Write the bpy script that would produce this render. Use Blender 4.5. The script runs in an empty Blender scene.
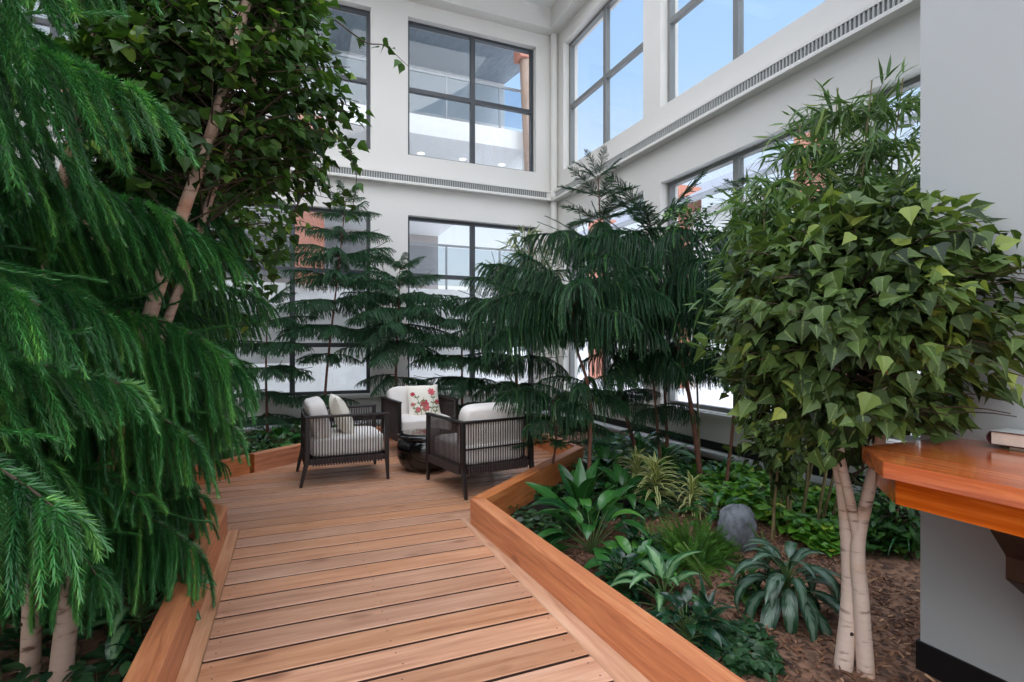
import bpy, math, random
import numpy as np
from mathutils import Vector, Matrix

random.seed(7)
RNG = np.random.default_rng(11)
COL = bpy.context.scene.collection
PI = math.pi
R = math.radians
UP = Vector((0, 0, 1))

# ------------------------------------------------------------------ camera
YAW = R(22.6)
FPX = 527.0
EYE = 1.3
HORIZON = 345.0
cy_, sy_ = math.cos(YAW), math.sin(YAW)


def at(px, py, d):
    """World point seen at photo pixel (px, py), d metres into the scene."""
    r = (px - 512) / FPX * d
    return Vector((cy_ * r + sy_ * d, cy_ * d - sy_ * r, EYE + (HORIZON - py) / FPX * d))


def gnd(px, py, z=0.0):
    d = (EYE - z) * FPX / (py - HORIZON)
    p = at(px, py, d)
    p.z = z
    return p


cam_data = bpy.data.cameras.new('camera')
cam = bpy.data.objects.new('camera', cam_data)
COL.objects.link(cam)
cam.location = (0, 0, EYE)
cam.rotation_euler = (R(90), 0, -YAW)
cam_data.sensor_width = 36
cam_data.lens = 36 * FPX / 1024
cam_data.shift_y = (HORIZON - 341) / 1024
cam_data.clip_start = 0.02
cam_data.clip_end = 300
bpy.context.scene.camera = cam

vs = bpy.context.scene.view_settings
vs.view_transform = 'Standard'
vs.look = 'None'
vs.gamma = 1
vs.use_curve_mapping = False
vs.exposure = 0.08


# ------------------------------------------------------------------ materials
def lin(r, g, b):
    f = lambda c: (c / 255 / 12.92) if c / 255 <= .04045 else ((c / 255 + .055) / 1.055) ** 2.4
    return (f(r), f(g), f(b), 1)


def new_mat(name):
    m = bpy.data.materials.new(name)
    m.use_nodes = True
    nt = m.node_tree
    b = nt.nodes['Principled BSDF']
    return m, nt, b


def plain(name, col, rough=.6, metal=0, noise=0.06, scale=8, bump=0.0, bscale=60, spec=.5):
    m, nt, b = new_mat(name)
    N, L = nt.nodes, nt.links
    tc = N.new('ShaderNodeTexCoord')
    n = N.new('ShaderNodeTexNoise')
    n.inputs['Scale'].default_value = scale
    n.inputs['Detail'].default_value = 4
    L.new(tc.outputs['Object'], n.inputs['Vector'])
    cr = N.new('ShaderNodeValToRGB')
    c = np.array(col[:3])
    cr.color_ramp.elements[0].position = .3
    cr.color_ramp.elements[1].position = .7
    cr.color_ramp.elements[0].color = (*np.clip(c * (1 - noise), 0, 1), 1)
    cr.color_ramp.elements[1].color = (*np.clip(c * (1 + noise), 0, 1), 1)
    L.new(n.outputs['Fac'], cr.inputs['Fac'])
    L.new(cr.outputs['Color'], b.inputs['Base Color'])
    b.inputs['Roughness'].default_value = rough
    b.inputs['Metallic'].default_value = metal
    b.inputs['Specular IOR Level'].default_value = spec
    if bump:
        n2 = N.new('ShaderNodeTexNoise')
        n2.inputs['Scale'].default_value = bscale
        n2.inputs['Detail'].default_value = 5
        L.new(tc.outputs['Object'], n2.inputs['Vector'])
        bp = N.new('ShaderNodeBump')
        bp.inputs['Strength'].default_value = bump
        bp.inputs['Distance'].default_value = .01
        L.new(n2.outputs['Fac'], bp.inputs['Height'])
        L.new(bp.outputs['Normal'], b.inputs['Normal'])
    return m


def wood(name, dark, mid, light, rough=.35, grain=(1.2, 22, 22), tone_amt=.5, knots=True, coat=0.0, spec=.5):
    """Grain runs along the object's local X."""
    m, nt, b = new_mat(name)
    N, L = nt.nodes, nt.links
    tc = N.new('ShaderNodeTexCoord')
    at_ = N.new('ShaderNodeAttribute')
    at_.attribute_name = 'tone'
    off = N.new('ShaderNodeVectorMath')
    off.operation = 'MULTIPLY_ADD'
    comb = N.new('ShaderNodeCombineXYZ')
    L.new(at_.outputs['Fac'], comb.inputs['X'])
    L.new(at_.outputs['Fac'], comb.inputs['Z'])
    L.new(comb.outputs['Vector'], off.inputs[0])
    off.inputs[1].default_value = (31, 0, 17)
    L.new(tc.outputs['Object'], off.inputs[2])
    mp = N.new('ShaderNodeMapping')
    mp.inputs['Scale'].default_value = grain
    L.new(off.outputs['Vector'], mp.inputs['Vector'])
    n = N.new('ShaderNodeTexNoise')
    n.inputs['Scale'].default_value = 1.6
    n.inputs['Detail'].default_value = 6
    n.inputs['Roughness'].default_value = .62
    n.inputs['Distortion'].default_value = .6
    L.new(mp.outputs['Vector'], n.inputs['Vector'])
    cr = N.new('ShaderNodeValToRGB')
    e = cr.color_ramp.elements
    e[0].position, e[0].color = .28, dark
    e[1].position, e[1].color = .72, light
    k = e.new(.5)
    k.color = mid
    L.new(n.outputs['Fac'], cr.inputs['Fac'])
    # board to board variation
    hsv = N.new('ShaderNodeHueSaturation')
    mr = N.new('ShaderNodeMapRange')
    mr.inputs['To Min'].default_value = 1 - tone_amt * .5
    mr.inputs['To Max'].default_value = 1 + tone_amt * .5
    L.new(at_.outputs['Fac'], mr.inputs['Value'])
    L.new(mr.outputs['Result'], hsv.inputs['Value'])
    mr2 = N.new('ShaderNodeMapRange')
    mr2.inputs['To Min'].default_value = .84
    mr2.inputs['To Max'].default_value = 1.02
    wn = N.new('ShaderNodeTexWhiteNoise')
    wn.noise_dimensions = '1D'
    L.new(at_.outputs['Fac'], wn.inputs['W'])
    L.new(wn.outputs['Value'], mr2.inputs['Value'])
    L.new(mr2.outputs['Result'], hsv.inputs['Saturation'])
    L.new(cr.outputs['Color'], hsv.inputs['Color'])
    last = hsv.outputs['Color']
    if knots:
        mp2 = N.new('ShaderNodeMapping')
        mp2.inputs['Scale'].default_value = (2.2, 6.5, 6.5)
        L.new(off.outputs['Vector'], mp2.inputs['Vector'])
        vo = N.new('ShaderNodeTexVoronoi')
        vo.inputs['Scale'].default_value = 1.0
        n3 = N.new('ShaderNodeTexNoise')
        n3.inputs['Scale'].default_value = 5
        L.new(mp2.outputs['Vector'], n3.inputs['Vector'])
        mx3 = N.new('ShaderNodeMixRGB')
        mx3.inputs['Fac'].default_value = .12
        L.new(mp2.outputs['Vector'], mx3.inputs['Color1'])
        L.new(n3.outputs['Color'], mx3.inputs['Color2'])
        L.new(mx3.outputs['Color'], vo.inputs['Vector'])
        kr = N.new('ShaderNodeValToRGB')
        kr.color_ramp.elements[0].position = .05
        kr.color_ramp.elements[0].color = (.75, .75, .75, 1)
        kr.color_ramp.elements[1].position = .17
        kr.color_ramp.elements[1].color = (0, 0, 0, 1)
        L.new(vo.outputs['Distance'], kr.inputs['Fac'])
        mx = N.new('ShaderNodeMixRGB')
        mx.blend_type = 'MULTIPLY'
        L.new(kr.outputs['Color'], mx.inputs['Fac'])
        L.new(last, mx.inputs['Color1'])
        mx.inputs['Color2'].default_value = (.42, .33, .3, 1)
        last = mx.outputs['Color']
    L.new(last, b.inputs['Base Color'])
    b.inputs['Roughness'].default_value = rough
    b.inputs['Specular IOR Level'].default_value = spec
    b.inputs['Coat Weight'].default_value = coat
    b.inputs['Coat Roughness'].default_value = .12
    bp = N.new('ShaderNodeBump')
    bp.inputs['Strength'].default_value = .12
    bp.inputs['Distance'].default_value = .004
    L.new(n.outputs['Fac'], bp.inputs['Height'])
    L.new(bp.outputs['Normal'], b.inputs['Normal'])
    return m


def leafmat(name, c0, c1, c2=None, rough=.42, trans=.25, stripe=None, spec=.5, rim=None):
    """Leaf colour by the leaf's own tone; stripe = (colour, mode) for variegated leaves, from the leaf's own UVs."""
    m, nt, b = new_mat(name)
    N, L = nt.nodes, nt.links
    a = N.new('ShaderNodeAttribute')
    a.attribute_name = 'tone'
    cr = N.new('ShaderNodeValToRGB')
    e = cr.color_ramp.elements
    e[0].position, e[0].color = 0.0, c0
    e[1].position, e[1].color = (.75 if c2 else 1), c1
    if c2:
        k = e.new(1.0)
        k.color = c2
    L.new(a.outputs['Fac'], cr.inputs['Fac'])
    last = cr.outputs['Color']
    if stripe:
        uv = N.new('ShaderNodeUVMap')
        uv.uv_map = 'UVMap'
        sep = N.new('ShaderNodeSeparateXYZ')
        L.new(uv.outputs['UV'], sep.inputs['Vector'])
        # distance from midrib 0..1
        s1 = N.new('ShaderNodeMath'); s1.operation = 'SUBTRACT'
        L.new(sep.outputs['X'], s1.inputs[0]); s1.inputs[1].default_value = .5
        s2 = N.new('ShaderNodeMath'); s2.operation = 'ABSOLUTE'
        L.new(s1.outputs[0], s2.inputs[0])
        s3 = N.new('ShaderNodeMath'); s3.operation = 'MULTIPLY'
        L.new(s2.outputs[0], s3.inputs[0]); s3.inputs[1].default_value = 2
        tc = N.new('ShaderNodeTexCoord')
        n = N.new('ShaderNodeTexNoise')
        n.inputs['Scale'].default_value = 1
        n.inputs['Detail'].default_value = 3
        mp = N.new('ShaderNodeMapping')
        mp.inputs['Scale'].default_value = (5, 16, 1)
        if stripe[1] == 'feather':
            # veins running obliquely from the midrib
            cmb = N.new('ShaderNodeCombineXYZ')
            sk = N.new('ShaderNodeMath'); sk.operation = 'MULTIPLY_ADD'
            L.new(s3.outputs[0], sk.inputs[0]); sk.inputs[1].default_value = -.35
            L.new(sep.outputs['Y'], sk.inputs[2])
            L.new(s3.outputs[0], cmb.inputs['X']); L.new(sk.outputs[0], cmb.inputs['Y'])
            L.new(a.outputs['Fac'], cmb.inputs['Z'])
            L.new(cmb.outputs[0], mp.inputs['Vector'])
            mp.inputs['Scale'].default_value = (2.2, 13, 9)
        else:
            L.new(uv.outputs['UV'], mp.inputs['Vector'])
        L.new(mp.outputs['Vector'], n.inputs['Vector'])
        ad = N.new('ShaderNodeMath'); ad.operation = 'ADD'
        L.new(s3.outputs[0], ad.inputs[0])
        ns = N.new('ShaderNodeMath'); ns.operation = 'MULTIPLY_ADD'
        L.new(n.outputs['Fac'], ns.inputs[0]); ns.inputs[1].default_value = 1.6 if stripe[1] == 'feather' else .5
        ns.inputs[2].default_value = -.8 if stripe[1] == 'feather' else -.25
        L.new(ns.outputs[0], ad.inputs[1])
        rr = N.new('ShaderNodeValToRGB')
        re = rr.color_ramp.elements
        if stripe[1] == 'feather':      # pale centre, green margin
            re[0].position, re[0].color = .34, (1, 1, 1, 1)
            re[1].position, re[1].color = .62, (0, 0, 0, 1)
        elif stripe[1] == 'centre':
            re[0].position, re[0].color = .25, (1, 1, 1, 1)
            re[1].position, re[1].color = .45, (0, 0, 0, 1)
        elif stripe[1] == 'rib':
            re[0].position, re[0].color = .04, (.7, .7, .7, 1)
            re[1].position, re[1].color = .14, (0, 0, 0, 1)
        else:                            # 'edge': pale margins
            re[0].position, re[0].color = .38, (0, 0, 0, 1)
            re[1].position, re[1].color = .55, (1, 1, 1, 1)
        L.new(ad.outputs[0], rr.inputs['Fac'])
        mx = N.new('ShaderNodeMixRGB')
        L.new(rr.outputs['Color'], mx.inputs['Fac'])
        L.new(last, mx.inputs['Color1'])
        mx.inputs['Color2'].default_value = stripe[0]
        last = mx.outputs['Color']
    L.new(last, b.inputs['Base Color'])
    b.inputs['Roughness'].default_value = rough
    b.inputs['Specular IOR Level'].default_value = spec
    if trans:
        tr = N.new('ShaderNodeBsdfTranslucent')
        g = N.new('ShaderNodeMixRGB'); g.blend_type = 'MULTIPLY'; g.inputs['Fac'].default_value = 1
        L.new(last, g.inputs['Color1']); g.inputs['Color2'].default_value = (1.0, 1.1, .55, 1)
        L.new(g.outputs['Color'], tr.inputs['Color'])
        ms = N.new('ShaderNodeMixShader')
        ms.inputs['Fac'].default_value = trans
        L.new(b.outputs[0], ms.inputs[1]); L.new(tr.outputs[0], ms.inputs[2])
        L.new(ms.outputs[0], N['Material Output'].inputs['Surface'])
    return m


def birchbark(name, base, band):
    m, nt, b = new_mat(name)
    N, L = nt.nodes, nt.links
    tc = N.new('ShaderNodeTexCoord')
    mp = N.new('ShaderNodeMapping'); mp.inputs['Scale'].default_value = (9, 9, 42)
    L.new(tc.outputs['Object'], mp.inputs['Vector'])
    n = N.new('ShaderNodeTexNoise'); n.inputs['Scale'].default_value = 1.1; n.inputs['Detail'].default_value = 5
    L.new(mp.outputs['Vector'], n.inputs['Vector'])
    cr = N.new('ShaderNodeValToRGB')
    e = cr.color_ramp.elements
    e[0].position, e[0].color = .28, band
    e[1].position, e[1].color = .42, base
    k = e.new(.8); k.color = tuple(min(1, c * 1.12) for c in base[:3]) + (1,)
    L.new(n.outputs['Fac'], cr.inputs['Fac'])
    n2 = N.new('ShaderNodeTexNoise'); n2.inputs['Scale'].default_value = 5
    L.new(tc.outputs['Object'], n2.inputs['Vector'])
    r2 = N.new('ShaderNodeValToRGB'); r2.color_ramp.elements[0].position = .55; r2.color_ramp.elements[1].position = .75
    L.new(n2.outputs['Fac'], r2.inputs['Fac'])
    mx = N.new('ShaderNodeMixRGB'); mx.blend_type = 'MULTIPLY'
    L.new(r2.outputs['Color'], mx.inputs['Fac']); L.new(cr.outputs['Color'], mx.inputs['Color1'])
    mx.inputs['Color2'].default_value = (.85, .62, .5, 1)
    L.new(mx.outputs['Color'], b.inputs['Base Color'])
    b.inputs['Roughness'].default_value = .7
    bp = N.new('ShaderNodeBump'); bp.inputs['Strength'].default_value = .5; bp.inputs['Distance'].default_value = .006
    L.new(n.outputs['Fac'], bp.inputs['Height']); L.new(bp.outputs['Normal'], b.inputs['Normal'])
    return m


def glassmat(name, tint=(.98, .99, .99, 1)):
    m, nt, b = new_mat(name)
    N, L = nt.nodes, nt.links
    N.remove(b)
    t = N.new('ShaderNodeBsdfTransparent'); t.inputs['Color'].default_value = tint
    g = N.new('ShaderNodeBsdfGlossy'); g.inputs['Roughness'].default_value = .02
    lw = N.new('ShaderNodeLayerWeight'); lw.inputs['Blend'].default_value = .5
    pw = N.new('ShaderNodeMath'); pw.operation = 'POWER'
    L.new(lw.outputs['Facing'], pw.inputs[0]); pw.inputs[1].default_value = 4.5
    f = N.new('ShaderNodeMath'); f.operation = 'MULTIPLY_ADD'
    L.new(pw.outputs[0], f.inputs[0]); f.inputs[1].default_value = .35; f.inputs[2].default_value = .025
    ms = N.new('ShaderNodeMixShader')
    L.new(f.outputs[0], ms.inputs['Fac']); L.new(t.outputs[0], ms.inputs[1]); L.new(g.outputs[0], ms.inputs[2])
    L.new(ms.outputs[0], N['Material Output'].inputs['Surface'])
    return m


def soilmat():
    m, nt, b = new_mat('soil')
    N, L = nt.nodes, nt.links
    tc = N.new('ShaderNodeTexCoord')
    v = N.new('ShaderNodeTexVoronoi'); v.inputs['Scale'].default_value = 38
    n = N.new('ShaderNodeTexNoise'); n.inputs['Scale'].default_value = 14; n.inputs['Detail'].default_value = 8
    L.new(tc.outputs['Object'], v.inputs['Vector']); L.new(tc.outputs['Object'], n.inputs['Vector'])
    mx = N.new('ShaderNodeMixRGB'); mx.inputs['Fac'].default_value = .5
    L.new(v.outputs['Color'], mx.inputs['Color1']); L.new(n.outputs['Fac'], mx.inputs['Color2'])
    cr = N.new('ShaderNodeValToRGB')
    e = cr.color_ramp.elements
    e[0].position, e[0].color = .25, lin(52, 36, 28)
    e[1].position, e[1].color = .75, lin(150, 112, 88)
    L.new(mx.outputs['Color'], cr.inputs['Fac'])
    L.new(cr.outputs['Color'], b.inputs['Base Color'])
    b.inputs['Roughness'].default_value = .95
    bp = N.new('ShaderNodeBump'); bp.inputs['Strength'].default_value = .9; bp.inputs['Distance'].default_value = .02
    L.new(mx.outputs['Color'], bp.inputs['Height']); L.new(bp.outputs['Normal'], b.inputs['Normal'])
    return m


M = {}
M['wall'] = plain('wall_paint', lin(212, 209, 203), .65, noise=.012, scale=2, bump=.03, bscale=200)
M['pier'] = plain('pier_paint', lin(174, 176, 175), .6, noise=.015, scale=2, bump=.03, bscale=200)
M['ceiling'] = plain('ceiling_paint', lin(235, 235, 232), .7, noise=.01)
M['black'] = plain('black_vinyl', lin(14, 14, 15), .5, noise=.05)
M['frame'] = plain('window_frame_dark', lin(62, 66, 70), .4, noise=.04)
M['frame2'] = plain('window_frame_lit_grey', lin(120, 122, 120), .42, noise=.03)  # lighter copy of the frame colour, painting in the lit right-hand frame sides
M['grille'] = plain('grille_metal', lin(170, 171, 168), .4, noise=.03)
M['grille_dark'] = plain('grille_gap', lin(105, 106, 104), .6, noise=.03)
M['glass'] = glassmat('window_glass')
M['rail_glass'] = glassmat('railing_glass', (.80, .85, .88, 1))
M['pipe'] = plain('heater_metal', lin(205, 208, 210), .3, metal=.6, noise=.03)
M['deck'] = wood('deck_boards', lin(166, 110, 78), lin(194, 138, 102), lin(212, 160, 124), .34, (1.1, 16, 16), .26)
M['deckedge'] = wood('deck_edge_board', lin(165, 108, 72), lin(196, 142, 102), lin(212, 164, 126), .42, (1.1, 16, 16), .3)
M['kerb'] = wood('kerb_cedar', lin(160, 84, 38), lin(194, 112, 54), lin(214, 140, 78), .38, (1.3, 20, 20), .2)
M['counter'] = wood('counter_fir', lin(150, 62, 14), lin(192, 90, 26), lin(218, 118, 44), .16, (1.2, 24, 24), .25, coat=.5)
M['bracket'] = wood('bracket_wood', lin(26, 13, 9), lin(36, 18, 12), lin(48, 24, 16), .4, (1.2, 24, 24), .1, knots=False)
M['joist_shade'] = plain('under_deck_shade', lin(22, 14, 10), .9)  # near black, also puts the under-deck shade into the colour
M['plank_edge'] = plain('plank_edge_gap_shade', lin(58, 36, 24), .9, noise=.2, scale=20)  # weathered board sides, coloured dark to paint shade into the gaps
M['nail'] = plain('nail_head', lin(70, 52, 44), .5, metal=.3)
M['soil'] = soilmat()
M['chairwood'] = plain('chair_espresso', lin(26, 19, 18), .42, noise=.12, scale=14)
M['cord'] = plain('chair_cord', lin(58, 46, 43), .7, noise=.12, scale=40)
M['cushion'] = plain('cushion_canvas', lin(226, 220, 214), .85, noise=.02, bump=.12, bscale=260)
M['pillow'] = plain('pillow_linen', lin(232, 226, 212), .9, noise=.02, bump=.12, bscale=260)
M['pink'] = plain('petal_pink', lin(205, 96, 104), .9, noise=.2, scale=30)
M['red'] = plain('petal_red', lin(178, 60, 76), .9, noise=.2, scale=30)
M['stemgreen'] = plain('printed_green', lin(112, 130, 92), .9, noise=.15, scale=30)
M['sprig'] = plain('printed_taupe', lin(176, 160, 140), .9, noise=.1)
M['gloss'] = plain('black_glaze', lin(12, 11, 12), .12, noise=.1, spec=.6)
M['rock'] = plain('grey_rock', lin(112, 116, 122), .8, noise=.5, scale=14, bump=1.0, bscale=26)
M['bookred'] = plain('book_cover', lin(70, 28, 34), .4, noise=.05)
M['bookgrey'] = plain('dust_jacket', lin(190, 192, 190), .35, noise=.03)
M['bookgreen'] = plain('olive_cover', lin(96, 102, 74), .5, noise=.06)
M['paper'] = plain('page_block', lin(226, 206, 190), .9, noise=.05, scale=60)
M['bark'] = plain('red_brown_bark', lin(112, 74, 58), .85, noise=.35, scale=16, bump=.6, bscale=70)
M['birch'] = birchbark('birch_bark', lin(208, 186, 170), lin(120, 84, 66))
M['birch2'] = birchbark('tan_bark', lin(188, 158, 138), lin(98, 66, 50))
M['knot'] = plain('branch_scar', lin(58, 38, 30), .9, noise=.2, scale=40)
M['twig'] = plain('brown_twig', lin(66, 52, 38), .8, noise=.2, scale=30)
M['greenstem'] = plain('green_stem', lin(72, 98, 48), .6, noise=.15, scale=20)
M['cane'] = plain('cane_stem', lin(126, 112, 74), .6, noise=.25, scale=18)
# foliage
M['pine_near'] = leafmat('pine_needles_lush', lin(30, 78, 36), lin(66, 132, 62), lin(108, 168, 74), .38, .2, spec=.6)
M['pine_mid'] = leafmat('pine_needles_deep', lin(20, 54, 32), lin(48, 94, 54), lin(98, 146, 78), .42, .15, spec=.5)
M['pine_far'] = leafmat('pine_needles_far', lin(32, 70, 46), lin(62, 108, 68), lin(90, 134, 88), .45, .15, spec=.45)
M['ficus'] = leafmat('ficus_leaf', lin(36, 60, 24), lin(74, 110, 42), lin(132, 158, 66), .46, .34, spec=.35)
M['ivy'] = leafmat('pointed_leaf', lin(34, 50, 26), lin(88, 112, 54), lin(156, 170, 80), .48, .3, spec=.35, stripe=(lin(122, 142, 84), 'rib'))
M['bamboo'] = leafmat('bamboo_leaf', lin(66, 96, 56), lin(106, 136, 76), lin(150, 166, 96), .4, .35)
M['dracaena_pale'] = leafmat('pale_strap_leaf', lin(96, 110, 84), lin(140, 148, 112), lin(180, 180, 140), .45, .3)
M['lily'] = leafmat('glossy_broad_leaf', lin(22, 62, 30), lin(52, 104, 44), lin(88, 140, 58), .26, .15, spec=.6, stripe=(lin(70, 120, 70), 'rib'))
M['aglao'] = leafmat('silver_streaked_leaf', lin(22, 56, 34), lin(36, 76, 46), None, .34, .12, stripe=(lin(98, 122, 104), 'feather'))
M['dieff'] = leafmat('pale_centred_leaf', lin(28, 74, 38), lin(56, 108, 54), None, .32, .18, stripe=(lin(120, 156, 108), 'feather'))
M['darkleaf'] = leafmat('dark_glossy_leaf', lin(14, 40, 26), lin(32, 66, 40), lin(52, 88, 52), .26, .1, spec=.6)
M['varieg'] = leafmat('cream_edged_leaf', lin(98, 128, 60), lin(130, 150, 76), None, .45, .3, stripe=(lin(226, 222, 160), 'edge'))
M['fern'] = leafmat('feathery_fern', lin(58, 104, 34), lin(92, 140, 50), lin(130, 172, 70), .55, .3)
M['foxtail'] = leafmat('foxtail_needles', lin(96, 128, 64), lin(134, 162, 92), lin(160, 184, 110), .55, .3)
M['pothos'] = leafmat('pothos_leaf', lin(62, 116, 40), lin(118, 172, 58), lin(196, 206, 84), .36, .3)
M['box'] = leafmat('small_green_leaf', lin(36, 78, 34), lin(72, 116, 50), lin(110, 150, 66), .4, .25)
M['pachy'] = leafmat('dull_groundcover_leaf', lin(28, 58, 32), lin(52, 88, 48), lin(78, 112, 58), .4, .15)
M['mulch'] = leafmat('mulch_chip', lin(72, 46, 34), lin(138, 98, 72), lin(186, 146, 112), .9, 0)
# outside
M['snow'] = plain('snow', lin(246, 248, 250), .8, noise=.02)
M['concrete'] = plain('painted_concrete', lin(236, 236, 234), .7, noise=.03)
M['soffit'] = wood('grey_soffit_boards', lin(112, 124, 134), lin(130, 142, 152), lin(146, 156, 164), .6, (8, .8, 8), .2, knots=False)
M['post'] = wood('timber_post', lin(146, 122, 106), lin(170, 146, 130), lin(186, 164, 150), .6, (10, 10, 1), .1, knots=False)
M['taupe'] = plain('taupe_render', lin(176, 168, 164), .8, noise=.04)
M['brick'] = plain('salmon_brick', lin(206, 140, 118), .85, noise=.14, scale=22)
M['roofgrey'] = plain('grey_roofing', lin(150, 152, 160), .8, noise=.08, scale=3)
M['darkmetal'] = plain('dark_metal', lin(52, 54, 58), .5, noise=.05)
M['railmetal'] = plain('rail_metal', lin(150, 154, 158), .4, noise=.05)
M['downlight'] = plain('downlight_lens', lin(255, 250, 240), .5, noise=0)
_b = M['downlight'].node_tree.nodes['Principled BSDF']
_b.inputs['Emission Color'].default_value = (1, .95, .85, 1)
_b.inputs['Emission Strength'].default_value = 2.5


# ------------------------------------------------------------------ mesh builder
class MB:
    def __init__(self):
        self.V, self.F, self.n = [], [], 0

    def add(self, verts, faces, mat=0, tone=.5, uv=None):
        verts = np.asarray(verts, dtype=np.float32).reshape(-1, 3)
        faces = np.asarray(faces, dtype=np.int32)
        n = len(verts)
        t = np.broadcast_to(np.asarray(tone, dtype=np.float32), (n,)) if np.ndim(tone) == 0 else np.asarray(tone, np.float32)
        u = np.zeros((n, 2), np.float32) if uv is None else np.asarray(uv, np.float32)
        self.V.append((verts, t, u))
        self.F.append((faces + self.n, mat))
        self.n += n

    def box(self, c, s, mat=0, rz=0.0, tone=.5):
        x, y, z = (k / 2 for k in s)
        v = np.array([[-x, -y, -z], [x, -y, -z], [x, y, -z], [-x, y, -z], [-x, -y, z], [x, -y, z], [x, y, z], [-x, y, z]])
        if rz:
            c_, s_ = math.cos(rz), math.sin(rz)
            v = v @ np.array([[c_, s_, 0], [-s_, c_, 0], [0, 0, 1]])
        self.add(v + np.array(c), [[0, 3, 2, 1], [4, 5, 6, 7], [0, 1, 5, 4], [1, 2, 6, 5], [2, 3, 7, 6], [3, 0, 4, 7]], mat, tone)

    def bx(self, x0, x1, y0, y1, z0, z1, mat=0, tone=.5):
        self.box(((x0 + x1) / 2, (y0 + y1) / 2, (z0 + z1) / 2), (x1 - x0, y1 - y0, z1 - z0), mat, 0, tone)

    def prism(self, prof, origin, axis, ua, va, mat=0, tone=.5, caps=True):
        """Extrude the closed 2-D profile along the vector axis."""
        o, a, ua, va = (np.array(k, float) for k in (origin, axis, ua, va))
        p = np.array([o + ua * q[0] + va * q[1] for q in prof])
        n = len(p)
        v = np.vstack([p, p + a])
        self.add(v, [[i, (i + 1) % n, n + (i + 1) % n, n + i] for i in range(n)], mat, tone)
        if caps:
            self.add(p, [list(range(n))[::-1]], mat, tone)
            self.add(p + a, [list(range(n))], mat, tone)

    def tube(self, pts, radii, seg=8, mat=0, tone=.5, cap=True):
        pts = [Vector(p) for p in pts]
        if not hasattr(radii, '__len__'):
            radii = [radii] * len(pts)
        rings = []
        ref = Vector((0.31, 0.87, 0.11)).normalized()
        prev = None
        for i, p in enumerate(pts):
            t = (pts[min(i + 1, len(pts) - 1)] - pts[max(i - 1, 0)]).normalized()
            if prev is None:
                a = t.cross(ref)
                if a.length < .05:
                    a = t.cross(Vector((1, 0, 0)))
                a.normalize()
            else:
                a = (prev - t * prev.dot(t)).normalized()
            prev = a
            b = t.cross(a)
            rings.append([p + (a * math.cos(k * 2 * PI / seg) + b * math.sin(k * 2 * PI / seg)) * radii[i] for k in range(seg)])
        v = [tuple(q) for r in rings for q in r]
        f = []
        for i in range(len(pts) - 1):
            for k in range(seg):
                f.append([i * seg + k, i * seg + (k + 1) % seg, (i + 1) * seg + (k + 1) % seg, (i + 1) * seg + k])
        self.add(v, f, mat, tone)
        if cap:
            self.add(v[:seg], [list(range(seg))[::-1]], mat, tone)
            self.add(v[-seg:], [list(range(seg))], mat, tone)

    def lathe(self, prof, c, seg=40, mat=0):
        v = []
        for r, z in prof:
            for k in range(seg):
                a = 2 * PI * k / seg
                v.append((c[0] + r * math.cos(a), c[1] + r * math.sin(a), c[2] + z))
        f = []
        for i in range(len(prof) - 1):
            for k in range(seg):
                f.append([i * seg + k, i * seg + (k + 1) % seg, (i + 1) * seg + (k + 1) % seg, (i + 1) * seg + k])
        self.add(v, f, mat)

    def mesh(self, name, mats, smooth=False):
        me = bpy.data.meshes.new(name)
        V = np.vstack([v for v, _, _ in self.V])
        T = np.concatenate([t for _, t, _ in self.V])
        U = np.vstack([u for _, _, u in self.V])
        loops = np.concatenate([f.ravel() for f, _ in self.F])
        sizes = np.concatenate([np.full(len(f), f.shape[1], np.int32) for f, _ in self.F])
        mi = np.concatenate([np.full(len(f), m, np.int32) for f, m in self.F])
        starts = np.concatenate([[0], np.cumsum(sizes)[:-1]]).astype(np.int32)
        me.vertices.add(len(V))
        me.vertices.foreach_set('co', V.ravel())
        me.loops.add(len(loops))
        me.loops.foreach_set('vertex_index', loops.astype(np.int32))
        me.polygons.add(len(sizes))
        me.polygons.foreach_set('loop_start', starts)
        me.polygons.foreach_set('material_index', mi)
        me.polygons.foreach_set('use_smooth', np.full(len(sizes), bool(smooth)))
        me.update(calc_edges=True)
        a = me.attributes.new('tone', 'FLOAT', 'POINT')
        a.data.foreach_set('value', T)
        uvl = me.uv_layers.new(name='UVMap')
        uvl.data.foreach_set('uv', U[loops].ravel())
        for m in (mats if isinstance(mats, (list, tuple)) else [mats]):
            me.materials.append(m)
        me.validate(clean_customdata=False)
        return me

    def build(self, name, mats, parent=None, smooth=False):
        return link(name, self.mesh(name, mats, smooth), parent)


def link(name, me, parent=None):
    o = bpy.data.objects.new(name, me)
    COL.objects.link(o)
    if parent is not None:
        o.parent = parent
    return o


def tag(o, label=None, cat=None, group=None, kind=None):
    if label: o['label'] = label
    if cat: o['category'] = cat
    if group: o['group'] = group
    if kind: o['kind'] = kind
    return o


def thing(name, label, cat, loc=(0, 0, 0), rz=0.0, group=None):
    o = bpy.data.objects.new(name, None)
    COL.objects.link(o)
    o.location = loc
    o.rotation_euler = (0, 0, rz)
    o.empty_display_size = .1
    return tag(o, label, cat, group)


def dup(root, loc, rz, label, group=None):
    c = root.copy(); COL.objects.link(c)
    c.location = loc; c.rotation_euler = (0, 0, rz)
    tag(c, label, None, group)
    def rec(a, b):
        for ch in list(a.children):
            d = ch.copy(); COL.objects.link(d); d.parent = b
            rec(ch, d)
    rec(root, c)
    return c


def bevel(o, w=.004, seg=2):
    m = o.modifiers.new('bevel', 'BEVEL')
    m.width = w; m.segments = seg; m.limit_method = 'ANGLE'; m.angle_limit = R(40)
    return o


# ------------------------------------------------------------------ the room
YB = 8.9       # back wall
XR = 4.6       # right wall
H = 7.5
SILL0, HEAD0, SILL1, HEAD1 = .5, 3.5, 4.52, 6.86


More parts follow.
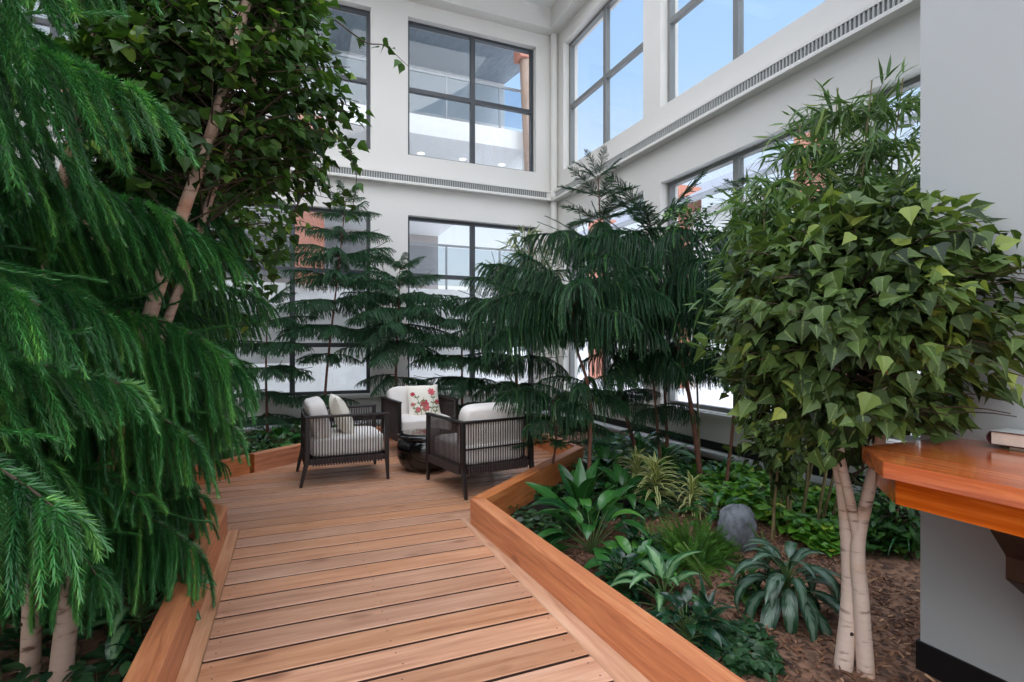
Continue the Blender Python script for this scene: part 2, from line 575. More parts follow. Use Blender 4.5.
def wall_cells(mb, u0, u1, z0, z1, holes, place):
    us = sorted({u0, u1, *[k for h in holes for k in h[:2]]})
    zs = sorted({z0, z1, *[k for h in holes for k in h[2:]]})
    us = [u for u in us if u0 <= u <= u1]
    for j in range(len(zs) - 1):
        run = None
        for i in range(len(us) - 1):
            cu, cz = (us[i] + us[i + 1]) / 2, (zs[j] + zs[j + 1]) / 2
            solid = not any(h[0] < cu < h[1] and h[2] < cz < h[3] for h in holes)
            if solid:
                run = [us[i], us[i + 1]] if run is None else [run[0], us[i + 1]]
            if run and (not solid or i == len(us) - 2):
                place(mb, run[0], run[1], zs[j], zs[j + 1])
                run = None


back_bays = [(-7.2, -4.81), (-4.2, -1.81), (-1.2, 1.19), (1.8, 4.19)]
right_bays = [(6.2, 8.59), (3.43, 5.82), (.66, 3.05)]
bholes = [(a, b, z0, z1) for a, b in back_bays for z0, z1 in ((SILL0, HEAD0), (SILL1, HEAD1))]
rholes = [(a, b, z0, z1) for a, b in right_bays for z0, z1 in ((SILL0, HEAD0), (SILL1, HEAD1))]
mb = MB()
wall_cells(mb, -8, XR + .3, -.2, H, bholes, lambda m, a, b, z0, z1: m.bx(a, b, YB, YB + .3, z0, z1))
tag(mb.build('wall_back', M['wall']), 'white two storey wall with square windows facing the boardwalk', None, None, 'structure')
mb = MB()
wall_cells(mb, -2, YB, -.2, H, rholes, lambda m, a, b, z0, z1: m.bx(XR, XR + .3, a, b, z0, z1))
tag(mb.build('wall_right', M['wall']), 'white two storey wall whose upper windows show blue sky', None, None, 'structure')
mb = MB()
mb.bx(-8.2, -8, -2, YB, -.1, H)
tag(mb.build('wall_left', M['wall']), 'white wall hidden behind the big weeping pines', None, None, 'structure')
# grey pier by the camera, with its black base
mb = MB()
mb.bx(2.55, 3.25, -1.2, 1.45, -.16, H)
tag(mb.build('wall_pier', M['pier']), 'plain grey wall pier carrying the wooden counter', None, None, 'structure')
mb = MB()
mb.bx(2.538, 2.55, -1.2, 1.462, -.16, .0); mb.bx(2.55, 3.25, 1.45, 1.462, -.16, .0)
tag(mb.build('baseboard_pier', M['black']), 'black vinyl base along the foot of the grey pier', None, None, 'structure')
# roof with long unseen openings added to let top light in
mb = MB()
sky = [(-5.5, -2.6, -1, 7.4), (-2.2, .7, -1, 7.4), (1.1, 4.0, -1, 7.4)]
wall_cells(mb, -8.2, XR + .3, -2, YB + .3, sky, lambda m, a, b, y0, y1: m.bx(a, b, y0, y1, H, H + .25))
tag(mb.build('ceiling', M['ceiling']), 'white ceiling edge above the upper windows', None, None, 'structure')
mb = MB()
mb.bx(-8, XR, YB - .22, YB, 7.12, H); mb.bx(XR - .22, XR, -2, YB - .22, 7.12, H)
tag(mb.build('trim_1', M['wall']), 'white boxed beam running round the top of both walls', None, None, 'structure')
mb = MB()
mb.tube([(XR - .07, YB - .07, -.1), (XR - .07, YB - .07, 7.12)], .07, 16)
mb.bx(XR - .16, XR, YB - .16, YB, 3.98, 4.14)
tag(mb.build('trim_2', M['wall'], None, True), 'round white riser pipe in the corner of two walls', None, None, 'structure')
# grille ledges
for nm, lab in (('trim_3', 'white ledge with air grille under the upper windows facing the boardwalk'), ('trim_4', 'white ledge with air grille under the sky windows')):
    mb = MB()
    back = nm == 'trim_3'
    o0 = (-8, YB, 0) if back else (XR, -2, 0)
    run = (1, 0, 0) if back else (0, 1, 0)
    out = (0, -1, 0) if back else (-1, 0, 0)
    ln = (XR - .14 + 8) if back else (YB - .14 + 2)
    # ledge with a shallow slot along its front, slats standing in the slot
    prof = [(0, 4.17), (.12, 4.17), (.12, 4.135), (.10, 4.135), (.10, 4.03), (.12, 4.03), (.135, 4.015), (.135, 3.985), (0, 3.985)]
    mb.prism(prof, o0, [k * ln for k in run], out, (0, 0, 1), 0)
    mb.prism([(.1005, 4.031), (.103, 4.031), (.103, 4.134), (.1005, 4.134)], [a + .1 * k for a, k in zip(o0, run)], [k * (ln - .2) for k in run], out, (0, 0, 1), 2)
    u = .1
    while u < ln - .1:
        mb.prism([(.101, 4.03), (.117, 4.03), (.117, 4.135), (.101, 4.135)], [a + u * k for a, k in zip(o0, run)], [.016 * k for k in run], out, (0, 0, 1), 1)
        u += .04
    tag(mb.build(nm, [M['wall'], M['grille'], M['grille_dark']]), lab, None, None, 'structure')
# black strip standing in for the shaded gap at the wall foot; lower sill
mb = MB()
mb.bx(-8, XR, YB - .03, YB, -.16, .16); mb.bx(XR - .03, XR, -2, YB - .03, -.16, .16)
tag(mb.build('recess_shade_strip', M['black']), 'black strip standing in for the shaded recess along the foot of the window walls', None, None, 'structure')
mb = MB()
mb.bx(-8, XR - .1, YB - .06, YB, SILL0 - .06, SILL0 - .01); mb.bx(XR - .05, XR, -2, YB - .1, SILL0 - .06, SILL0 - .01)
tag(mb.build('trim_5', M['wall']), 'slim white sill under the lower windows', None, None, 'structure')

wn = [0]


def window(kind, a, b, z0, z1, hz, fm, label):
    """A glazed frame: kind 'back' spans X on the back wall, 'right' spans Y on the right wall."""
    wn[0] += 1
    root = bpy.data.objects.new('window_%d' % wn[0], None)
    COL.objects.link(root)
    tag(root, label, None, None, 'structure')
    mid = (a + b) / 2
    w = .05

    def bar(m, u0, u1, v0, v1, dp=.09):
        if kind == 'back':
            m.bx(u0, u1, YB + .12, YB + .12 + dp, v0, v1)
        else:
            m.bx(XR + .12, XR + .12 + dp, u0, u1, v0, v1)
    root.location = (0, 0, 0)
    f = MB()
    bar(f, a, a + w, z0, z1); bar(f, b - w, b, z0, z1); bar(f, a + w, b - w, z0, z0 + w); bar(f, a + w, b - w, z1 - w, z1)
    f.build('frame', fm, root)
    f = MB()
    bar(f, mid - .04, mid + .04, z0 + w, z1 - w, .085)
    f.build('mullion', fm, root)
    edges = [z0 + w]
    for h in hz:
        for (u0, u1) in ((a + w, mid - .04), (mid + .04, b - w)):
            f = MB()
            bar(f, u0, u1, h - .035, h + .035, .08)
            f.build('transom', fm, root)
    for (u0, u1) in ((a + w, mid - .04), (mid + .04, b - w)):
        zz = [z0 + w, *hz, z1 - w]
        for k in range(len(zz) - 1):
            f = MB()
            lo = zz[k] + (.035 if k else 0); hi = zz[k + 1] - (.035 if k < len(zz) - 2 else 0)
            if kind == 'back':
                f.bx(u0, u1, YB + .155, YB + .163, lo, hi)
            else:
                f.bx(XR + .155, XR + .163, u0, u1, lo, hi)
            f.build('pane', M['glass'], root)


bn = ['behind the big left pine', 'behind the left tree', 'behind the chair with the leaf print pillow', 'next to the room corner']
rn = ['nearest the room corner', 'second from the room corner', 'behind the bamboo']
for i, (a, b) in enumerate(back_bays):
    window('back', a, b, SILL1, HEAD1, [(SILL1 + HEAD1) / 2], M['frame'], 'upper four pane dark framed window ' + bn[i])
    window('back', a, b, SILL0, HEAD0, [1.3, 2.5], M['frame'], 'lower six pane dark framed window ' + bn[i])
for i, (a, b) in enumerate(right_bays):
    window('right', a, b, SILL1, HEAD1, [(SILL1 + HEAD1) / 2], M['frame2'], 'upper grey framed window onto sky, ' + rn[i])
    window('right', a, b, SILL0, HEAD0, [], M['frame2'], 'lower grey framed window ' + rn[i])

# heater pipes at the foot of both window walls
root = thing('heater_pipe', 'silver heater pipe along the foot of the sky window wall', 'pipe', (XR - .1, 4.0, 0))
mb = MB(); mb.tube([(0, -4.6, .03), (0, 4.5, .03)], .055, 14); mb.build('pipe', M['pipe'], root, True)
for y in (-3.5, -1.7, .1, 1.9, 3.7):
    mb = MB(); mb.bx(-.02, .02, y - .02, y + .02, -.14, -.02); mb.build('bracket', M['frame2'], root)
root = thing('heater_pipe', 'silver heater pipe along the wall behind the three armchairs', 'pipe', (0, YB - .1, 0))
mb = MB(); mb.tube([(-7.8, 0, .03), (4.4, 0, .03)], .055, 14); mb.build('pipe', M['pipe'], root, True)
for x in (-6, -3, 0, 3):
    mb = MB(); mb.bx(x - .02, x + .02, -.02, .02, -.14, -.02); mb.build('bracket', M['frame2'], root)

# ------------------------------------------------------------------ soil, deck, kerbs
GZ = -.115
mb = MB()
nx, ny = 90, 70
xs = np.linspace(-8, XR, nx); ys = np.linspace(-2, YB, ny)
def soil_z(x, y):
    return GZ + .012 * math.sin(3.1 * x + 1.3 * y) + .010 * math.sin(2.2 * y - 4.1 * x)
v = [(x, y, soil_z(x, y)) for y in ys for x in xs]
f = [[j * nx + i, j * nx + i + 1, (j + 1) * nx + i + 1, (j + 1) * nx + i] for j in range(ny - 1) for i in range(nx - 1)]
mb.add(v, f)
tag(mb.build('ground', M['soil'], None, True), 'brown soil of the planting beds beside the boardwalk', None, None, 'structure')

# deck outline: boardwalk, then an eight sided terrace
XL0, XR0 = -.42, 1.277
left_line = [(-2.0, XL0), (4.15, XL0), (4.9, -1.0), (5.45, -1.0), (7.05, .95)]
right_line = [(-2.0, 1.35), (3.66, 1.21), (5.12, 2.88), (6.3, 2.88), (7.3, 1.9)]
YEND = 7.25


def edge_x(line, y):
    if y <= line[0][0]:
        return line[0][1]
    for (y0, x0), (y1, x1) in zip(line, line[1:]):
        if y0 <= y <= y1:
            return x0 + (x1 - x0) * (y - y0) / max(1e-6, y1 - y0)
    return line[-1][1]


mb = MB()
pitch, gap = .187, .018
y = -2.0
BW0, BW1 = -.345, 1.155
boards = []
while y < YEND:
    y1 = min(y + pitch - gap, YEND)
    ch = .003
    tone = random.random()
    def ex(yy, side):
        if side == 'l':
            e = edge_x(left_line, yy)
            return BW0 + .004 if y < 4.16 else e
        e = edge_x(right_line, yy)
        return BW1 - .004 if y < 3.70 else e
    ya, yb = y, y1
    l0, l1 = ex(ya + .001, 'l'), ex(yb - .001, 'l')
    r0, r1 = ex(ya + .001, 'r'), ex(yb - .001, 'r')
    yb = y1
    top = [(l0, y + ch, 0), (r0, y + ch, 0), (r1, yb - ch, 0), (l1, yb - ch, 0)]
    mid = [(l0, y, -ch), (r0, y, -ch), (r1, yb, -ch), (l1, yb, -ch)]
    low = [(l0, y, -.034), (r0, y, -.034), (r1, yb, -.034), (l1, yb, -.034)]
    V = top + mid + low
    F = [[0, 1, 2, 3]]
    for k in range(4):
        F.append([k, 4 + k, 4 + (k + 1) % 4, (k + 1) % 4])
    mb.add(V, F, 0, tone)
    mb.add(V, [[4 + k, 8 + k, 8 + (k + 1) % 4, 4 + (k + 1) % 4] for k in range(4)], 3, tone)  # board sides take the dark gap shade colour
    boards.append((y, y1, max(l0, l1), min(r0, r1)))
    y += pitch
# joists below, dark sheets standing in for the shade under the boards, nail heads
for x in (-.3, .4, 1.1):
    mb.bx(x - .03, x + .03, -2, 7.2, -.052, -.036, 1)
mb.bx(-.4, 1.28, -2, 4.2, -.056, -.052, 1)
mb.bx(-.9, 2.8, 3.75, 7.2, -.056, -.052, 1)
for (y0, y1, l, r) in boards:
    x = l + .04
    while x < r:
        for yy in (y0 + .04, y1 - .04):
            jx = x + random.uniform(-.012, .012)
            mb.add([(jx + .0042 * math.cos(a * PI / 3), yy + .0042 * math.sin(a * PI / 3), .0006) for a in range(6)], [[0, 1, 2, 3, 4, 5]], 2)
        x += .52 if r - l > 2 else (r - l - .08) / 2 - .001
tag(mb.build('floor', [M['deck'], M['joist_shade'], M['nail'], M['plank_edge']]), 'warm brown boardwalk deck widening into a terrace', None, None, 'structure')


def along(name, p0, p1, w, h, z0, mat, label, cat, kind=None, cut0=0.0, cut1=0.0, group=None):
    """A timber from p0 to p1 (inner lower edge), thickness w to the outside (left of travel); cut = mitre run at the ends."""
    p0, p1 = Vector((*p0, 0)), Vector((*p1, 0))
    L_ = (p1 - p0).length
    ang = math.atan2(p1.y - p0.y, p1.x - p0.x)
    m = MB()
    nseg = 1
    c = .006
    prof = [(0, 0), (0, h - c), (c, h), (w - c, h), (w, h - c), (w, 0)]
    V0 = [(cut0 * q[0] / w, q[0], q[1]) for q in prof]
    V1 = [(L_ + cut1 * q[0] / w, q[0], q[1]) for q in prof]
    n = len(prof)
    m.add(V0 + V1, [[i, (i + 1) % n, n + (i + 1) % n, n + i][::-1] for i in range(n)], 0, random.random())
    m.add(V0, [list(range(n))], 0, .5)
    m.add(V1, [list(range(n))[::-1]], 0, .5)
    o = m.build(name, mat)
    o.location = (p0.x, p0.y, z0)
    o.rotation_euler = (0, 0, ang)
    return tag(o, label, cat, group, kind)


KH, KW = .183, .104
kz = -.13
kg = 'cedar timber kerbs edging the deck'
# border boards
along('trim_6', (BW0, -2), (BW0, 4.163), .078, .034, -.034, M['deckedge'], 'pale border board along the left side of the boardwalk', None, 'structure')
o = along('trim_7', (BW1, 3.789), (BW1, -2), .132, .034, -.034, M['deckedge'], 'pale border board along the right side of the boardwalk', None, 'structure')
along('timber_kerb', (XL0, -2), (XL0, 4.15), KW, KH - kz, kz, M['kerb'], 'orange cedar kerb at the left of the boardwalk below the big weeping pine', 'kerb', group=kg)
along('timber_kerb', (1.195, 3.66), (1.425, -2), KW, KH - kz, kz, M['kerb'], 'long orange cedar kerb between boardwalk and the bed with the rock', 'kerb', cut0=.04, group=kg)
along('timber_kerb', (2.88, 5.12), (1.225, 3.69), KW, KH - kz, kz, M['kerb'], 'oblique cedar kerb behind the armchair that shows its back', 'kerb', group=kg)
along('timber_kerb', (2.88, 6.3), (2.88, 5.12), KW, KH - kz, kz, M['kerb'], 'short cedar kerb on the far right side of the terrace', 'kerb', group=kg)
along('timber_kerb', (1.9, 7.3), (2.88, 6.3), KW, KH - kz, kz, M['kerb'], 'oblique cedar kerb right of the armchair with the floral pillow', 'kerb', group=kg)
along('timber_kerb', (.98, 7.3), (1.9, 7.3), KW, KH - kz, kz, M['kerb'], 'cedar kerb behind the armchair with the floral pillow', 'kerb', group=kg)
along('timber_kerb', (-.36, 5.98), (.94, 7.05), KW, KH - kz, kz, M['kerb'], 'oblique cedar kerb beside the armchair at the left of the terrace', 'kerb', group=kg)
along('timber_kerb', (-1.0, 5.45), (-.40, 5.945), KW, KH - kz, kz, M['kerb'], 'short cedar kerb mostly hidden under pine fronds', 'kerb', group=kg)
along('timber_kerb', (XL0 - .03, 4.17), (-1.0, 4.9), KW, KH - kz, kz, M['kerb'], 'oblique cedar kerb under the pine at the left bend of the deck', 'kerb', group=kg)


# ------------------------------------------------------------------ soft goods
def rounded_box(w, d, h, k=5, n=14, puff=.12, mat=0):
    """Cushion centred at the origin: superellipsoid grid, domed on its broad faces."""
    m = MB()
    g = np.linspace(-1, 1, n)
    for ax in range(3):
        for s in (-1, 1):
            A, B = np.meshgrid(g, g, indexing='ij')
            P = np.zeros((n, n, 3))
            P[..., ax] = s
            P[..., (ax + 1) % 3] = A
            P[..., (ax + 2) % 3] = B * s
            q = P.reshape(-1, 3)
            q = q / (np.sum(np.abs(q) ** k, axis=1, keepdims=True) ** (1 / k))
            dome = 1 + puff * (1 - q[:, 0] ** 2) * (1 - q[:, 1] ** 2)
            q = q * np.array([w / 2, d / 2, h / 2])
            q[:, 2] *= dome
            f = [[i * n + j, (i + 1) * n + j, (i + 1) * n + j + 1, i * n + j + 1] for i in range(n - 1) for j in range(n - 1)]
            m.add(q, f, mat)
    return m


def pillow_z(x, y, w, h, t):
    a, b = min(1, abs(2 * x / w)), min(1, abs(2 * y / h))
    return t / 2 * (max(0, 1 - a ** 2.6) * max(0, 1 - b ** 2.6)) ** .5


def pillow_mesh(w, h, t):
    """Knife-edge pillow lying in XY, front up (+Z); corners pulled out a little."""
    m = MB()
    n = 26
    g = np.linspace(-1, 1, n)
    for s in (1, -1):
        v = []
        for a in g:
            for b in g:
                pin = 1 - .07 * (1 - abs(a) ** 2) * abs(b) ** 3 - 0
                pin2 = 1 - .07 * (1 - abs(b) ** 2) * abs(a) ** 3
                x, y = a * w / 2, b * h / 2
                v.append((x * pin2, y * pin, s * pillow_z(x, y, w, h, t)))
        f = [[i * n + j, (i + 1) * n + j, (i + 1) * n + j + 1, i * n + j + 1] for i in range(n - 1) for j in range(n - 1)]
        if s < 0:
            f = [q[::-1] for q in f]
        m.add(v, f, 0)
    return m


def print_patch(m, pts, w, h, t, mat):
    m.add([(x, y, pillow_z(x, y, w, h, t) + .0025) for x, y in pts], [list(range(len(pts)))], mat)


def floral_pillow(label):
    w = h = .42; t = .15
    m = pillow_mesh(w, h, t)
    rnd = random.Random(4)

    def petal(cx, cy, ang, ln, wd, mat):
        pts = []
        for k in range(10):
            a = 2 * PI * k / 10
            u = (math.cos(a) + 1) / 2 * ln; vv = math.sin(a) * wd * (.5 + .5 * (u / ln))
            pts.append((cx + u * math.cos(ang) - vv * math.sin(ang), cy + u * math.sin(ang) + vv * math.cos(ang)))
        print_patch(m, pts, w, h, t, mat)

    def stem(x0, y0, x1, y1, bend):
        px_, py_ = [], []
        N_ = 8
        pts = []
        for k in range(N_ + 1):
            s = k / N_
            pts.append((x0 + (x1 - x0) * s + bend * math.sin(PI * s), y0 + (y1 - y0) * s))
        for (a, b), (c, d) in zip(pts, pts[1:]):
            print_patch(m, [(a - .0035, b), (a + .0035, b), (c + .0035, d), (c - .0035, d)], w, h, t, 3)
        for k in (2, 4, 6):
            for s in (-1, 1):
                petal(pts[k][0], pts[k][1], PI / 2 - s * .9, .04, .011, 3)
    stem(-.06, -.2, -.14, .10, .02); stem(.0, -.2, -.02, .03, -.015); stem(.05, -.18, .1, .08, .02); stem(.1, -.2, .15, -.02, .01); stem(-.1, -.2, -.17, -.02, 0)
    for (cx, cy, r, mt) in ((.09, .1, .052, 1), (-.02, -.05, .058, 2), (.0, -.1, .05, 1), (-.15, .08, .03, 2), (.15, -.03, .034, 2), (-.1, -.12, .036, 1), (-.16, -.05, .026, 1)):
        for k in range(7):
            petal(cx, cy, k * 2 * PI / 7 + cx, r, r * .36, mt)
    return tag(m.build('throw_pillow', [M['pillow'], M['pink'], M['red'], M['stemgreen']], None, True), label, 'pillow')


def sprig_pillow(label):
    w = h = .44; t = .16
    m = pillow_mesh(w, h, t)
    for gx in range(-2, 3):
        for gy in range(-2, 3):
            for k in range(3):
                a = PI / 2 + (k - 1) * .7
                cx, cy = gx * .075 + (.03 if gy % 2 else 0), gy * .075
                pts = [(cx + .035 * u * math.cos(a) - vv * .007 * math.sin(a), cy + .035 * u * math.sin(a) + vv * .007 * math.cos(a)) for u, vv in ((0, 0), (.5, 1), (1, 0), (.5, -1))]
                print_patch(m, pts, w, h, t, 1)
    return tag(m.build('throw_pillow', [M['pillow'], M['sprig']], None, True), label, 'pillow')


# ------------------------------------------------------------------ armchair
CW, CD, CA = .74, .76, .65


def make_chair(label, group):
    """Faces local +Y."""
    root = thing('armchair', label, 'armchair', group=group)
    hw, hd = CW / 2, CD / 2
    for sx in (-1, 1):
        for sy in (-1, 1):
            m = MB()
            x = sx * (hw - .02)
            yt = sy * (hd - .02)
            # bottom splays backwards on the rear legs
            yb = yt + (-.055 if sy < 0 else .012)
            sec = [(x, yb, 0, .0135), (x, yt + (-.03 if sy < 0 else .006), .12, .017), (x, yt, .24, .021), (x, yt, CA - .02, .019)]
            V, F = [], []
            for (a, b, c, r) in sec:
                V += [(a - r, b - r, c), (a + r, b - r, c), (a + r, b + r, c), (a - r, b + r, c)]
            for i in range(3):
                for k in range(4):
                    F.append([i * 4 + k, i * 4 + (k + 1) % 4, i * 4 + 4 + (k + 1) % 4, i * 4 + 4 + k])
            F += [[3, 2, 1, 0], [12, 13, 14, 15]]
            m.add(V, F)
            bevel(m.build('leg', M['chairwood'], root), .005)
    # flat top rail: two arms and the back
    m = MB()
    z0, z1 = CA - .022, CA
    m.bx(-hw - .004, -hw + .044, -hd - .004, hd + .004, z0, z1)
    m.bx(hw - .044, hw + .004, -hd - .004, hd + .004, z0, z1)
    m.bx(-hw + .044, hw - .044, -hd - .004, -hd + .044, z0, z1)
    bevel(m.build('arm_rail', M['chairwood'], root), .006)
    m = MB()
    for (a, b, c, d) in ((-hw + .006, -hw + .034, -hd + .04, hd - .04), (hw - .034, hw - .006, -hd + .04, hd - .04), (-hw + .04, hw - .04, -hd + .006, -hd + .034), (-hw + .04, hw - .04, hd - .034, hd - .006)):
        m.bx(a, b, c, d, .20, .25)
    m.bx(-hw + .034, hw - .034, -hd + .034, hd - .034, .225, .24)
    bevel(m.build('seat_frame', M['chairwood'], root), .004)
    # cords wound round the top rail and the seat rail
    def cords(p0, p1, n):
        m = MB()
        for k in range(n):
            s = (k + .5) / n
            x, y = p0[0] + (p1[0] - p0[0]) * s, p0[1] + (p1[1] - p0[1]) * s
            m.tube([(x, y, .188), (x, y, CA - .012)], .0046, 6)
            dx, dy = (p1[1] - p0[1]), -(p1[0] - p0[0])
            l = math.hypot(dx, dy); dx, dy = dx / l * .019, dy / l * .019
            for s2 in (-1, 1):
                m.tube([(x + dx * s2, y + dy * s2, .19), (x + dx * s2, y + dy * s2, .258)], .0075, 6)
            m.tube([(x - dx, y - dy, .194), (x + dx, y + dy, .194)], .0075, 6)
        m.build('cord_panel', M['cord'], root, True)
    cords((-hw + .02, -hd + .06), (-hw + .02, hd - .06), 25)
    cords((hw - .02, -hd + .06), (hw - .02, hd - .06), 25)
    cords((-hw + .06, -hd + .02), (hw - .06, -hd + .02), 25)
    m = MB(); m.bx(-hw + .04, hw - .04, -hd + .012, -hd + .028, .40, .412)
    m.build('back_stretcher', M['chairwood'], root)
    m = rounded_box(CW - .09, CD - .075, .19, 8, 14, .03)
    o = m.build('seat_cushion', M['cushion'], root, True)
    o.location = (0, .012, .345)
    m = rounded_box(CW - .11, .40, .17, 6, 14, .14)
    o = m.build('back_cushion', M['cushion'], root, True)
    o.location = (0, -hd + .135, .575)
    o.rotation_euler = (R(90 + 12), 0, 0)
    return root


cg = 'cord sided armchairs round the black table'
ch1 = make_chair('dark armchair seen from its side, leaf print pillow against its back', cg)
ch1.location = (.47, 5.52, 0); ch1.rotation_euler = (0, 0, R(-88))
ch2 = dup(ch1, (1.44, 6.46, 0), R(-174), 'dark armchair facing the camera with a floral pillow on it', cg)
ch3 = dup(ch1, (1.615, 4.70, 0), R(10), 'dark armchair turned away, showing its corded back beside the oblique kerb', cg)


def on_chair(o, ch, loc, rx, ry=0, rz=0):
    o.matrix_world = Matrix.Translation(ch.location) @ Matrix.Rotation(ch.rotation_euler.z, 4, 'Z') @ Matrix.Translation(loc) @ Matrix.Rotation(rz, 4, 'Z') @ Matrix.Rotation(rx, 4, 'X') @ Matrix.Rotation(ry, 4, 'Y')


# pillow local +Y becomes up, +Z becomes the chair's front... Rx(90) sends Z to -Y, so turn it round
fp = floral_pillow('cream pillow printed with pink and red flowers on an armchair')
on_chair(fp, ch2, (-.07, -.02, .60), R(70), 0, PI)
sp = sprig_pillow('cream pillow with small taupe leaf sprigs on the side view armchair')
on_chair(sp, ch1, (.02, -.02, .60), R(68), 0, PI)

# ------------------------------------------------------------------ table
root = thing('drum_table', 'glossy black pebble shaped low table between the armchairs', 'table', (1.29, 5.46, 0))
m = MB()
prof = [(0, .004), (.17, .004), (.215, .02), (.262, .07), (.292, .14), (.302, .21), (.296, .27), (.278, .315), (.262, .328), (.262, .333)]
m.lathe(prof, (0, 0, 0), 56)
m.build('body', M['gloss'], root, True)
m = MB()
prof = [(.262, .333), (.284, .338), (.294, .352), (.290, .372), (.272, .386), (.235, .392), (.12, .388), (0, .386)]
m.lathe(prof, (0, 0, 0), 56)
m.build('top', M['gloss'], root, True)

# ------------------------------------------------------------------ counter and books
CT = .915
root = thing('wooden_counter', 'varnished orange wood counter with clipped corner on the grey pier', 'counter', (2.55, 1.335, 0))
def poly_prism(m, pts, z0, z1, mat=0, tone=.5):
    n = len(pts)
    V = [(x, y, z0) for x, y in pts] + [(x, y, z1) for x, y in pts]
    m.add(V, [[i, (i + 1) % n, n + (i + 1) % n, n + i] for i in range(n)], mat, tone)
    m.add(V[:n], [list(range(n))[::-1]], mat, tone)
    m.add(V[n:], [list(range(n))], mat, tone)
# local: +X from wall is negative; boards run along local X of each plank object -> rotate plank objects by 90 deg
def plank(m_pts, z0, z1, name, mat, tone):
    m = MB()
    # plank mesh is modelled turned so that its grain (local X) runs along world Y
    pts = [(y, -x) for x, y in m_pts]
    poly_prism(m, pts, z0, z1, 0, tone)
    o = bevel(m.build(name, mat, root), .005)
    o.rotation_euler = (0, 0, R(90))
    return o
# outline in local XY (x to the room is negative, y away from camera positive)
def outline(x0, x1, far):
    return [(x0, -1.9), (x1, -1.9), (x1, far(x1)), (x0, far(x0))]
clip = lambda x: (0.0 if x > -.56 else -(abs(x) - .56) * 1.04)
edges = [0, -.19, -.38, -.56, -.754]
for i in range(4):
    a, b = edges[i] - .0015, edges[i + 1] + .0015
    pts = [(a, clip(a)), (b, clip(b)), (b, -1.9), (a, -1.9)]
    if a > -.561 > b:
        pts = [(a, 0), (-.56, 0), (b, clip(b)), (b, -1.9), (a, -1.9)]
    plank(pts, CT - .052, CT, 'top_plank', M['counter'], .2 + .2 * i)
# apron set back a little below the top
ins = .045
ap = [(-.001, -.006), (-.49, -.006), (-.684, -.198), (-.684, -1.9), (-.639, -1.9), (-.639, -.217), (-.472, -.051), (-.001, -.051)]
plank(ap, CT - .148, CT - .052, 'apron', M['counter'], .5)
m = MB()
bk = [(-.001, CT - .148), (-.645, CT - .148), (-.645, CT - .165), (-.565, CT - .25), (-.565, CT - .32), (-.20, CT - .56), (-.12, CT - .70), (-.001, CT - .70)]
m.prism(bk, (0, -.53, 0), (0, .09, 0), (1, 0, 0), (0, 0, 1))
bevel(m.build('bracket', M['bracket'], root), .004)
m = MB()
m.prism(bk, (0, -1.6, 0), (0, .09, 0), (1, 0, 0), (0, 0, 1))
bevel(m.build('bracket', M['bracket'], root), .004)


def make_book(name, label, w, l, t, cover, jacket, loc, rz):
    root = thing(name, label, 'book', loc, rz)
    m = MB()
    m.bx(-l / 2, l / 2, -w / 2, w / 2, 0, .003); m.bx(-l / 2, l / 2, -w / 2, w / 2, t - .003, t)
    # rounded spine along -X
    prof = [(-l / 2, 0)]
    N_ = 8
    arc = [(-l / 2 - .012 * math.sin(PI * k / N_), t * k / N_) for k in range(N_ + 1)]
    arc2 = [(-l / 2 + .004 - .012 * math.sin(PI * k / N_), t * k / N_) for k in range(N_, -1, -1)]
    m.prism(arc + arc2, (0, -w / 2, 0), (0, w, 0), (1, 0, 0), (0, 0, 1))
    m.build('cover', cover, root)
    m = MB(); m.bx(-l / 2 + .002, l / 2 - .006, -w / 2 + .005, w / 2 - .005, .003, t - .003)
    m.build('page_block', M['paper'], root)
    if jacket:
        m = MB(); m.bx(-l / 2 - .002, l / 2, -w / 2 + .001, w / 2 - .001, t, t + .0012)
        m.build('dust_jacket', jacket, root)
    return root


make_book('book', 'thin olive book lying at the bottom of the pair on the counter', .118, .20, .014, M['bookgreen'], None, (2.482, .985, CT), R(-91))
make_book('book', 'thick dark red hardback with cream pages lying on the olive book', .125, .19, .050, M['bookred'], M['bookgrey'], (2.474, 1.04, CT + .0145), R(-88))

